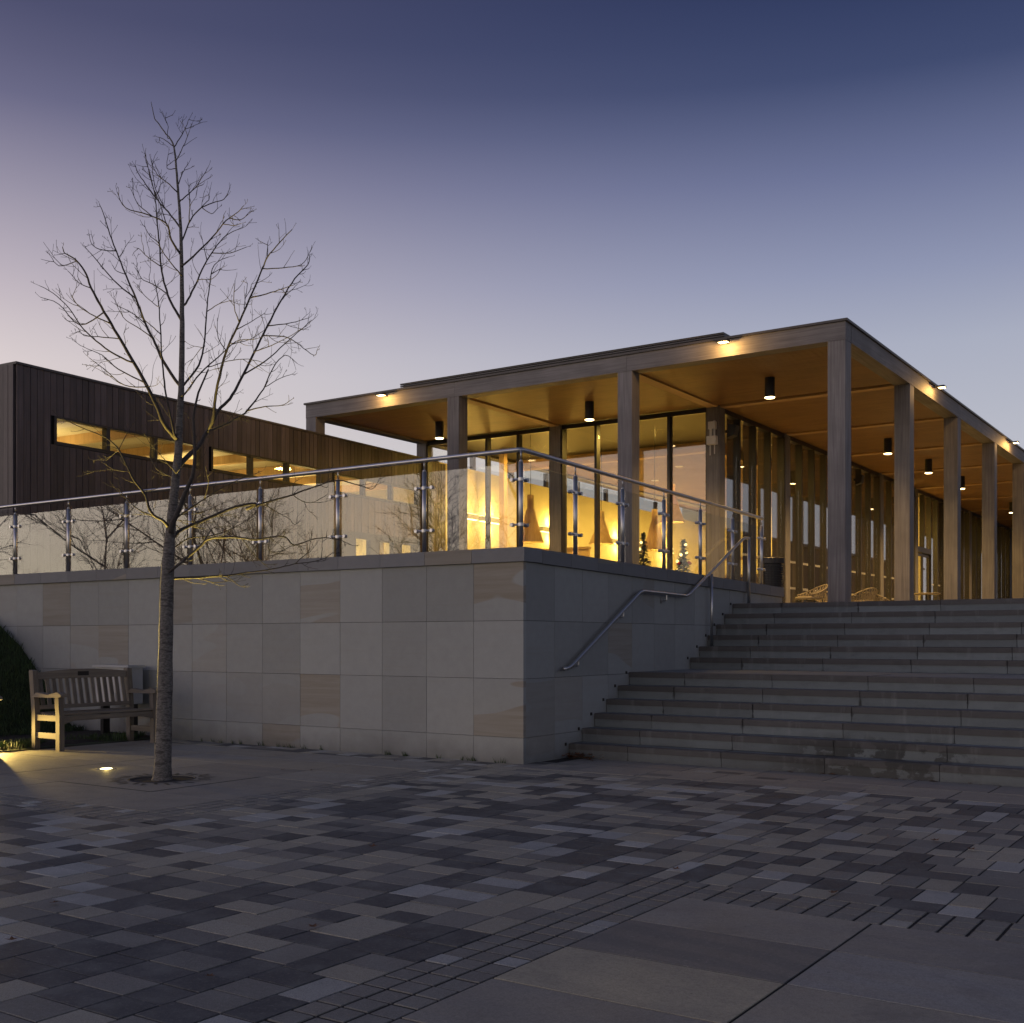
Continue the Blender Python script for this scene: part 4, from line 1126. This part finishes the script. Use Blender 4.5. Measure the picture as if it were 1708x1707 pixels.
# ------------------------------------------------------------------ benches
def make_bench(label):
    """bench along +Y from the origin, facing +X; origin at the ground under its near back leg"""
    L, D = 1.36, .52
    t = thing('park_bench', label, 'bench', (0, 0, 0), group='timber benches on the slab edge')
    for y_ in (0, L - .065):
        MB().prism([(0, 0), (.065, 0), (.065, .42), (.02, .90), (-.045, .91), (-.055, .89), (0, .42)], 'y', y_, y_ + .065).build('back_leg', M['bench_wood_z'], t)
        MB().prism([(D - .07, 0), (D, 0), (D, .38), (D - .015, .5), (D - .02, .62), (D - .085, .62), (D - .085, .5), (D - .07, .4)], 'y', y_, y_ + .065).build('front_leg', M['bench_wood_z'], t)
        MB().prism([(.02, .60), (.10, .655), (.2, .645), (.32, .63), (.42, .655), (.49, .665), (.555, .64), (.56, .615), (.5, .605), (.3, .60), (.12, .60)], 'y', y_ - .012, y_ + .077).build('arm', M['bench_wood_x'], t)
        MB().box(.066, D - .071, y_ + .015, y_ + .05, .135, .20).build('stretcher', M['bench_wood_x'], t)
        MB().box(.066, D - .071, y_ + .012, y_ + .052, .335, .40).build('side_rail', M['bench_wood_x'], t)
    for k in range(6):
        x_ = .07 + k * .075
        MB().box(x_, x_ + .064, .0655, L - .0655, .402 - (.012 if 0 < k < 5 else 0), .424 - (.012 if 0 < k < 5 else 0)).build('seat_slat', M['bench_wood_y'], t)
    MB().prism([(.066, .30), (.066, .39), (L - .066, .39), (L - .066, .30), (L - .20, .335), (.20, .335)], 'x', D - .05, D - .02).build('apron', M['bench_wood_y'], t)
    n = 9; pts = [(.066, .80)] + [(.066 + (L - .132) * k / n, .875 + .035 * math.sin(math.pi * k / n)) for k in range(n + 1)] + [(L - .066, .80)]
    o = MB().prism(pts, 'x', -.035, .0).build('top_rail', M['bench_wood_y'], t)
    MB().box(.022, .06, .066, L - .066, .455, .50).build('lower_rail', M['bench_wood_y'], t)
    for k in range(14):
        y_ = .095 + k * (L - .19 - .046) / 13
        MB().prism([(.036, .50), (.052, .50), (-.008, .80), (-.024, .80)], 'y', y_, y_ + .046).build('back_slat', M['bench_wood_z'], t)
    MB().box(.0008, .004, L / 2 - .075, L / 2 + .075, .83, .88).build('plaque', M['dark_frame'], t)
    return t
b1 = make_bench('weathered timber bench with slatted back in front of the grassy bank'); b1.location = (-11.86, 7.82, .0)
b2 = dup(b1, (-11.86, 5.74, 0), None, 'second timber bench barely showing at the left picture edge')
# grey cabinet behind the bench
cb = thing('utility_cabinet', 'pale grey utility cabinet half hidden behind the bench', 'cabinet', (-12.75, 9.3, 0))
part(MB().box(-12.72, -12.06, 9.3, 9.52, .44, .90), 'body', 'cabinet', cb)
part(MB().box(-12.75, -12.03, 9.27, 9.54, .901, .93), 'lid', 'cabinet', cb)
part(MB().box(-12.70, -12.30, 9.288, 9.299, .46, .88), 'door', 'white_box', cb)
part(MB().box(-12.28, -12.08, 9.288, 9.299, .46, .88), 'door', 'cabinet', cb)
for x_ in (-12.70, -12.14): part(MB().box(x_, x_ + .06, 9.36, 9.46, -.02, .44), 'leg', 'black', cb)

# ------------------------------------------------------------------ young bare tree
TD = 10.29
tr = thing('bare_tree', 'slender leafless young tree standing in the round grate', 'tree', (TG[0], TG[1], 0))
def tw_(px, py, dd=0.): return at_depth(px, py, TD + dd)
def c1(a, b): return (a / 3.048, 150 + b / 3.048)
def c2(a, b): return (a / 3.05, 590 + b / 3.05)
def c7(a, b): return (380 + a / 5.024, 740 + b / 5.024)
def spl(pts, sub=4):
    out = []
    n = len(pts)
    for i in range(n - 1):
        p0, p1, p2, p3 = pts[max(i - 1, 0)], pts[i], pts[i + 1], pts[min(i + 2, n - 1)]
        for k in range(sub):
            t = k / sub
            out.append(tuple(.5 * (2 * p1[j] + (p2[j] - p0[j]) * t + (2 * p0[j] - 5 * p1[j] + 4 * p2[j] - p3[j]) * t * t + (3 * p1[j] - p0[j] - 3 * p2[j] + p3[j]) * t ** 3) for j in range(len(p1))))
    out.append(tuple(pts[-1])); return out
K = TD / F
trunk = [(270.5, 1302.5, 18.5), (271, 1292, 15.6), (272, 1270, 14.2), (273, 1220, 13.6), (275, 1150, 12.8), (277, 1050, 11.8), (279, 965, 11), (281, 930, 10.2), (284, 890, 8.6), (288, 850, 7.9), (293, 800, 7.3), (297, 760, 6.8), (299, 720, 6.4), (300, 690, 5.6), (302.5, 640, 5.0), (303.5, 560, 4.2), (303.5, 480, 3.5), (302, 400, 2.8), (298, 330, 2.1), (294, 280, 1.7), (290, 245, 1.4), (283, 230, 1.1), (277, 224, 1.0), (265, 207, .85), (258, 198, .75), (254, 180, .55), (252, 170, .4)]
sp = spl(trunk, 4)
mb = MB(); mb.path([tw_(p[0] + (R.uniform(-.35, .35) if i > 3 else 0), p[1]) - tr.location for i, p in enumerate(sp)], [p[2] * K * (1 + R.uniform(-.03, .03)) for p in sp], 14)
mb.build('trunk', M['bark'], tr, True)
RT = random.Random(11)
def twig(mb, p, d, L, r, depth=0):
    """small shoot that starts along d and bends upward"""
    n = max(3, int(L / .04)); pts = [p]; q = p.copy(); dd = d.normalized()
    for i in range(n):
        dd = (dd + Vector((RT.gauss(0, .16), RT.gauss(0, .16), .10 + RT.gauss(0, .10)))).normalized()
        q = q + dd * (L / n); pts.append(q.copy())
    mb.path(pts, [max(.0015, r * (1 - .6 * i / n)) for i in range(n + 1)], 4, False)
    if RT.random() < .5: mb.lathe(tuple(pts[-1]), [(.0008, -.004), (.0026, 0), (.0008, .008)], 4)
    if depth < 2:
        for i in range(1, n):
            if RT.random() < (.42 if depth == 0 else .25):
                ax = (pts[i] - pts[i - 1]).normalized(); pr = ax.orthogonal().normalized(); pr.rotate(Matrix.Rotation(RT.uniform(0, 6.28), 3, ax))
                pr.y *= .8
                twig(mb, pts[i], ax * .75 + pr * .8, L * RT.uniform(.25, .55), max(.0012, r * .6), depth + 1)
def trunk_at(py):
    for i in range(len(sp) - 1):
        if sp[i][1] >= py >= sp[i + 1][1]:
            k = (sp[i][1] - py) / max(1e-6, sp[i][1] - sp[i + 1][1]); return sp[i][0] + (sp[i + 1][0] - sp[i][0]) * k
    return sp[-1][0]
def limb(pts, r0, r1, d0=0., slope=0., twn=1.0, subs=()):
    """pts are (px,py) along the limb; d0 + slope*t gives its depth away from the trunk's plane"""
    mb = MB()
    tx = trunk_at(pts[0][1])
    if 2.5 < abs(pts[0][0] - tx) < 16 and d0 == 0.:        # root the limb in the trunk
        y_ = pts[0][1] + abs(pts[0][0] - tx) * .7; pts = [(trunk_at(y_), y_)] + list(pts)
    base = spl(pts, 4)
    def run(pl, ra, rb, da, sl, tn):
        s_ = spl(pl, 4); n = len(s_)
        P = [tw_(p[0] + RT.uniform(-.5, .5) * (0 < i < n - 1), p[1] + RT.uniform(-.4, .4), da + sl * i / (n - 1)) - tr.location for i, p in enumerate(s_)]
        mb.path(P, [max(.0014, K * (ra + (rb - ra) * (i / (n - 1)) ** .8)) for i in range(n)], 7)
        acc = 0; nxt = RT.uniform(.1, .2); side = 1
        for i in range(1, n):
            acc += (P[i] - P[i - 1]).length
            if acc > nxt and i > n * .15:
                acc = 0; nxt = RT.uniform(.05, .125) / max(tn, .01)
                ax = (P[i] - P[i - 1]).normalized(); pr = ax.orthogonal().normalized(); pr.rotate(Matrix.Rotation(RT.uniform(0, 6.28), 3, ax)); side = -side
                lim = .34 * (1 - .55 * i / n)
                twig(mb, P[i], ax * .8 + pr * .75, RT.uniform(.4, 1.1) * lim, .0030)
        twig(mb, P[-1], (P[-1] - P[-2]), .07, .0016, 1)
    run(pts, r0, r1, d0, slope, twn)
    for (sp_, sr, ds) in subs:
        j = min(range(len(base)), key=lambda q: (base[q][0] - sp_[0][0]) ** 2 + (base[q][1] - sp_[0][1]) ** 2)
        dj = d0 + slope * j / (len(base) - 1)
        run([base[j][:2]] + list(sp_[1:] if math.dist(base[j][:2], sp_[0]) < 4 else sp_), sr, .45, dj, ds, twn * .9)
    mb.build('branch', M['twig_bark'], tr, True)
C = lambda *a: [c1(*p) for p in a]
C2 = lambda *a: [c2(*p) for p in a]
C7 = lambda *a: [c7(*p) for p in a]
limb(C2((905, 440), (870, 400), (830, 350), (800, 270), (740, 150)) + C((670, 1370), (600, 1250), (530, 1130), (465, 1010), (430, 920), (380, 860), (330, 830), (318, 800)), 4.6, .6, 0, -.7, .8,
     [(C((665, 1385), (560, 1330), (470, 1260), (410, 1200), (350, 1110), (270, 1035), (200, 995)), 1.8, -.3), (C((405, 1195), (300, 1090), (205, 1055)), 1.2, .1), (C((600, 1265), (500, 1255), (430, 1250), (395, 1210)), 1.2, .4),
      (C((560, 1195), (480, 1150), (400, 1100), (360, 1040)), 1.2, -.4), (C((740, 1500), (600, 1420), (520, 1350), (430, 1310)), 1.4, .5), (C((740, 1510), (630, 1500), (530, 1420), (455, 1365)), 1.3, -.5), (C((380, 875), (300, 895), (260, 850)), 1.0, .1), (C((460, 1000), (400, 980), (345, 920)), .9, .2)])
limb(C((910, 1500), (830, 1380), (790, 1290), (740, 1190), (690, 1060), (640, 940), (590, 820), (550, 710), (530, 640), (505, 580)), 3.2, .6, 0, .7, .8,
     [(C((590, 825), (520, 815), (470, 790), (455, 745)), 1.1, .1), (C((690, 1060), (600, 990), (510, 890), (460, 830), (425, 790)), 1.5, .4), (C((740, 1190), (680, 1140), (600, 1100)), 1.0, -.2), (C((640, 950), (590, 920), (570, 890)), .8, .1), (C((615, 840), (637, 800)), .8, .1), (C((780, 1270), (720, 1220), (640, 1170), (600, 1110)), 1.1, -.3)])
limb(C2((890, 420), (870, 330), (840, 180), (825, 40)) + C((815, 1200), (802, 1050), (785, 970)), 2.4, .6, 0, -.5, 1.0, [(C((820, 1250), (770, 1200), (715, 1150), (690, 1060)), 1.0, -.2), (C((800, 1100), (740, 1050), (700, 1000)), .8, .2)])
limb(C((918, 1165), (870, 1080), (840, 1000), (820, 900), (810, 780), (797, 660), (790, 560), (765, 440), (740, 360)), 2.3, .5, 0, .35, 1.0, [(C((845, 1040), (780, 990), (720, 960), (695, 900)), 1.1, .3), (C((815, 900), (750, 850), (705, 805)), 1.0, -.3), (C((800, 780), (760, 740), (735, 690)), .9, .2)])
limb(C((915, 935), (860, 870), (820, 810), (800, 770)), 1.4, .5, 0, -.3)
limb(C((920, 840), (870, 760), (845, 680), (750, 635), (640, 600), (595, 520)), 2.0, .5, 0, -.4, 1.1, [(C((770, 640), (700, 580), (670, 515)), .9, .2), (C((845, 680), (820, 600), (790, 520)), 1.0, .2)])
limb(C((918, 705), (870, 640), (800, 560), (740, 480), (700, 420), (688, 385)), 1.7, .5, 0, .4, 1.1, [(C((800, 560), (770, 470), (735, 320)), 1.0, -.2), (C((840, 610), (790, 500), (770, 360)), 1.0, .2)])
limb(C((905, 525), (860, 480), (800, 430), (770, 370)), 1.2, .4, 0, -.2)
limb(C((908, 480), (930, 420), (950, 385)), 1.0, .4, 0, .2)
limb(C((945, 1085), (990, 1000), (1040, 890), (1090, 810), (1150, 740), (1220, 705)), 2.2, .5, 0, .5, .9, [(C((1080, 835), (1170, 830), (1255, 800)), 1.0, .2), (C((1055, 860), (1030, 770)), .9, .1), (C((1015, 965), (1080, 960), (1125, 910)), .8, -.2)])
limb(C((945, 880), (1000, 830), (1080, 750), (1150, 665), (1200, 630), (1240, 590)), 2.0, .5, 0, -.4, .9, [(C((1165, 650), (1225, 660), (1265, 625)), .9, .1), (C((1130, 690), (1190, 690), (1225, 680)), .8, -.1)])
limb(C((930, 760), (960, 680), (1010, 610), (1080, 575), (1140, 555), (1165, 510)), 1.7, .5, 0, .3, 1.1, [(C((960, 690), (965, 600), (960, 490)), 1.0, -.2), (C((1010, 620), (1060, 560), (1060, 530)), .8, .2), (C((1030, 610), (1075, 630), (1105, 605)), .8, .1)])
limb(C((935, 550), (990, 500), (1030, 440), (1058, 395)), 1.3, .4, 0, -.2, 1.0, [(C((990, 500), (1035, 480)), .7, .1)])
limb(C((885, 292), (925, 230), (945, 190), (960, 150)), 1.0, .4, 0, .15, .9); limb(C((900, 350), (940, 270), (963, 210)), 1.0, .4, 0, -.2, .9); limb(C((880, 285), (830, 250), (800, 240)), .8, .4, 0, .1); limb(C((890, 400), (850, 400), (855, 330)), .8, .4, 0, .1)
limb(C((850, 240), (855, 190), (840, 145)), .7, .4, 0, .1)
limb(C((935, 1500), (1010, 1400), (1040, 1280), (1050, 1130), (1065, 1000), (1090, 890), (1165, 850)), 2.4, .5, 0, .6, 1.0, [(C((1080, 940), (1128, 905)), .8, .1), (C((1040, 1300), (1010, 1330), (960, 1400)), .8, .2), (C((1055, 1130), (1110, 1090), (1180, 1070)), .9, -.3)])
limb(C2((905, 575), (960, 520), (1010, 475), (1040, 420), (1070, 370), (1110, 290), (1170, 230)) + C((1220, 1480), (1290, 1340), (1360, 1200), (1430, 1070), (1500, 960), (1565, 890), (1572, 840)), 4.8, .6, 0, .9, .8,
     [(C((1370, 1200), (1480, 1185), (1570, 1160)), 1.2, .2), (C((1345, 1250), (1440, 1255), (1500, 1280), (1550, 1320), (1600, 1350), (1612, 1325)), 1.3, -.4), (C((1240, 1450), (1350, 1380), (1450, 1290), (1530, 1220), (1600, 1160)), 1.5, .5), (C((1430, 1080), (1470, 1030), (1510, 990)), .9, .1), (C((1500, 950), (1540, 920), (1570, 910)), .8, .1), (C((1300, 1330), (1380, 1300), (1460, 1260), (1560, 1200)), 1.1, -.5)])
limb(C2((1055, 395), (1085, 330), (1095, 230)) + C((1110, 1480), (1150, 1330), (1200, 1220), (1270, 1060), (1330, 920), (1360, 850), (1420, 780), (1485, 710)), 3.2, .6, .2, -.8, .8,
     [(C((1340, 910), (1440, 905), (1530, 890), (1570, 835)), 1.2, .1), (C((1280, 1055), (1380, 1030), (1440, 1010), (1500, 990)), 1.2, -.2), (C((1355, 850), (1362, 775)), .9, .1), (C((1200, 1220), (1260, 1190), (1340, 1140)), 1.0, .2), (C((1215, 1190), (1190, 1100), (1195, 970)), 1.0, -.3), (C((1150, 1330), (1110, 1260), (1105, 1180)), 1.0, .3), (C((1180, 1290), (1270, 1270), (1360, 1210)), 1.0, -.1), (C((1240, 1110), (1250, 1040), (1258, 985)), .8, .2)])
limb(C((1250, 1640), (1290, 1590), (1340, 1520), (1390, 1410), (1450, 1350), (1510, 1390)), 1.8, .5, .5, .3, .9, [(C((1260, 1640), (1350, 1610), (1430, 1605), (1475, 1580)), 1.3, -.2), (C((1350, 1510), (1420, 1470), (1485, 1445)), 1.0, .2)])
limb(C2((1062, 395), (1150, 360), (1200, 330)) + C((1250, 1640),), 1.9, 1.3, 0, .5, .6)
limb(C((940, 1545), (1020, 1440), (1110, 1360), (1200, 1280), (1280, 1270)), 1.8, .5, 0, -.7, 1.0, [(C((1060, 1410), (1160, 1380), (1260, 1370), (1350, 1390)), 1.0, .2)])
limb(C2((870, 905), (880, 860), (915, 780), (950, 690), (985, 600), (990, 450), (985, 320), (1010, 200), (1060, 80)), 5.6, 1.2, -.05, -.35, .5)
limb(C2((855, 880), (830, 850), (770, 810), (740, 720), (680, 640), (640, 560), (590, 470), (520, 420), (400, 370), (300, 320)), 3.4, .5, 0, -.5, .7, [(C2((590, 500), (540, 540), (470, 540)), .9, .2), (C2((640, 600), (560, 590), (480, 600)), .9, -.2), (C2((800, 835), (700, 790), (630, 720), (600, 690)), 1.4, .4), (C2((730, 700), (790, 690), (830, 660)), .8, .1), (C2((600, 480), (650, 400), (690, 340)), .8, .1)])
limb(C2((870, 945), (910, 905), (960, 880), (1080, 830), (1200, 780), (1300, 765)) + C7((160, 550), (300, 500), (540, 430), (720, 365), (920, 310), (1100, 350), (1210, 380), (1270, 300)), 3.6, .5, 0, .5, .7, [(C7((560, 430), (620, 480), (710, 495), (830, 430)), .9, -.2), (C7((320, 520), (420, 580), (510, 630), (560, 680), (610, 640)), 1.0, .3), (C2((890, 850), (1000, 855), (1060, 840)), .9, .1), (C7((520, 430), (560, 330), (600, 300)), .8, .1), (C7((760, 360), (830, 370), (840, 330)), .7, .1)])
limb(C2((868, 1105), (950, 1040), (1020, 980), (1070, 940), (1200, 935), (1300, 945), (1440, 930)) + C7((560, 850), (740, 795), (900, 800), (1030, 850)), 3.0, .5, 0, -.6, .7, [(C2((1030, 970), (1080, 890), (1140, 880)), 1.3, .2), (C7((350, 900), (450, 900), (560, 850), (640, 880)), .9, .2), (C7((100, 790), (200, 900), (300, 1010), (340, 1040)), .9, .2)])
limb(C2((870, 1145), (1000, 1140), (1150, 1130)) + C7((100, 1090), (380, 1050), (560, 1010), (780, 975), (900, 900)), 2.2, .5, 0, .3, .7, [(C7((560, 1010), (650, 930), (690, 880)), .9, -.2), (C2((1000, 1150), (1100, 1165), (1180, 1150)), .9, .2), (C7((780, 975), (790, 880), (790, 780)), .8, .1), (C2((1160, 1135), (1210, 1175), (1250, 1190)), .8, -.1)])
limb(C2((880, 850), (950, 800), (1040, 740), (1120, 690), (1220, 640), (1330, 600)), 1.9, .5, .1, .5, .9, [(C2((1040, 740), (1060, 660), (1050, 600)), .9, -.2)])
limb(C2((870, 1000), (960, 940), (1060, 930), (1160, 900), (1280, 830), (1340, 740)), 1.5, .5, 0, .8, 1.1, [])
limb(C2((895, 640), (860, 620), (800, 590), (760, 520)), 1.1, .5, 0, .3)
limb(C2((905, 620), (880, 590), (820, 520), (760, 450), (730, 400)), 1.1, .4, 0, -.4)

# ------------------------------------------------------------------ bin, chairs and table on the plaza
bn = thing('litter_bin', 'round dark slatted litter bin at the end of the terrace wall', 'litter bin', (-6.66, 17.30, ZP))
MB().lathe((0, 0, .03), [(.15, 0), (.15, .68)], 20).build('liner', M['black'], bn)
for k in range(17):
    z_ = .05 + k * .038
    MB().lathe((0, 0, z_), [(.160, 0), (.178, 0), (.178, .024), (.160, .024)], 24).build('slat', M['black'], bn)
MB().lathe((0, 0, .70), [(.165, 0), (.195, 0), (.197, .085), (.185, .09), (.11, .092), (.10, .06)], 24).build('lid', M['dark_frame'], bn)
MB().lathe((0, 0, 0), [(.12, 0), (.12, .045)], 20).build('foot', M['black'], bn)

def make_chair(label, loc, rz):
    """low rattan tub chair on wire legs, open lattice shell"""
    t = thing('rattan_chair', label, 'chair', loc, rz, group='rattan tub chairs by the glazing')
    sh = MB(); n = 18
    def P(u, v):    # u round the back (-1..1), v up the shell
        a_ = u * 2.0; r_ = .23 + .05 * v; top_ = .33 + .20 * (math.cos(u * 1.45)) ** 2
        return Vector((-r_ * math.cos(a_) * (1 + .18 * v), r_ * math.sin(a_) * 1.08, .30 + (top_ - .30 + .04) * v))
    for k in range(n + 1):
        u = -1 + 2 * k / n
        sh.path([P(u, v / 5) for v in range(6)], .008, 5)
        if k < n:
            sh.path([P(u, 0), P(u + 1.0 / n, .5), P(u + 2 / n, 1)], .006, 5); sh.path([P(u + 2 / n, 0), P(u + 1.0 / n, .5), P(u, 1)], .006, 5)
    sh.build('shell', M['rattan'], t)
    sh = MB(); sh.path([P(-1 + 2 * k / 24, 1.0) for k in range(25)], .014, 6); sh.path([P(-1 + 2 * k / 24, .02) for k in range(25)], .012, 6)
    sh.build('rim', M['rattan'], t)
    MB().lathe((0.03, 0, .28), [(.24, 0), (.27, .02), (.26, .05), (.1, .06)], 20).build('seat', M['rattan'], t, True)
    for (sx_, sy_) in ((1, 1), (1, -1), (-1, 1), (-1, -1)):
        MB().path([(.16 * sx_, .15 * sy_, .29), (.22 * sx_, .20 * sy_, 0)], .009, 6).build('leg', M['black'], t)
    return t
def at_x(px, x_):
    dx, dy = cam2w((px - CXP) / F, 1.); t = x_ / dx; return (x_, dy * t, ZP)
ch = make_chair('rattan tub chair nearest the litter bin', at_x(1352, -7.55), -2.3)
dup(ch, at_x(1383, -8.25), -1.2, 'rattan tub chair half hidden by the corner column base')
dup(ch, at_x(1437, -7.3), 2.6, 'rattan tub chair just right of the corner column')
dup(ch, at_x(1461, -7.6), 1.2, 'rattan tub chair left of the second side column')
tb_ = thing('cafe_table', 'low round cafe table in front of the glass doors', 'table', at_x(1545, -7.5))
MB().lathe((0, 0, .66), [(.33, 0), (.35, .01), (.35, .03), (.33, .035)], 24).build('tabletop', M['rattan'], tb_)
MB().path([(0, 0, .02), (0, 0, .66)], .025, 10).build('stem', M['black'], tb_)
MB().lathe((0, 0, 0), [(.22, 0), (.22, .015), (.03, .025)], 20).build('foot', M['black'], tb_)

# ------------------------------------------------------------------ bare trees beyond the left of the view, mirrored in the balustrade glass
def bare_tree(label, loc, H_, seed):
    rr = random.Random(seed)
    t = thing('mirrored_tree', label, 'tree', loc, group='bare trees mirrored in the glass')
    tk = MB(); br = MB()
    def grow(p, d, L, r, dep, mb):
        n = 5; pts = [p]; q = p.copy(); dd = d.normalized()
        for i in range(n):
            dd = (dd + Vector((rr.gauss(0, .12), rr.gauss(0, .12), .06))).normalized(); q = q + dd * (L / n); pts.append(q.copy())
        mb.path(pts, [max(.003, r * (1 - .6 * i / n)) for i in range(n + 1)], 6 if dep < 2 else 4, False)
        if dep < 5:
            for i in range(1, n + 1):
                for _ in range(2 if dep < 4 else 1):
                    if rr.random() < (.75 if dep < 3 else .7):
                        ax = (pts[i] - pts[i - 1]).normalized(); pr = ax.orthogonal().normalized(); pr.rotate(Matrix.Rotation(rr.uniform(0, 6.28), 3, ax))
                        grow(pts[i], ax * .8 + pr * .75, L * rr.uniform(.38, .62), r * .48, dep + 1 + (1 if dep > 2 and rr.random() < .5 else 0), br)
    grow(Vector((0, 0, 0)), Vector((rr.gauss(0, .05), rr.gauss(0, .05), 1)), H_ * .62, H_ * .009, 1, tk)
    tk.build('trunk', M['pale_bark'], t); br.build('crown', M['pale_bark'], t)
for i, (x_, y_, h_) in enumerate(((-22, -9, 7.5), (-27, -5, 9), (-34, -7, 8.0), (-19, -14, 9.0), (-42, -3, 9.0), (-27, -17, 9.0), (-17, -19, 8.0), (-38, -14, 9.0), (-24, -3.5, 6.5))):
    bare_tree(('thin', 'broad', 'small', 'tall', 'distant', 'leaning', 'slim', 'far spreading', 'low')[i] + ' bare tree mirrored in the balustrade glass', (x_, y_, 0), h_, 30 + i)
# building to the right of the view, mirrored in the side glazing
ob = thing('office_building', 'long dark building mirrored in the side glazing', 'building', (10, 50, 0))
part(MB().box(6, 22, 24, 95, -.05, 6.9), 'wall', 'dark_brick', ob)
part(MB().box(5.8, 22.2, 23.8, 95.2, 6.9, 7.05), 'roof', 'roof_cap', ob)
for k in range(12):
    part(MB().box(5.96, 5.995, 26 + k * 5.6, 29.4 + k * 5.6, 2.6, 4.4), 'window', 'dark_frame', ob)
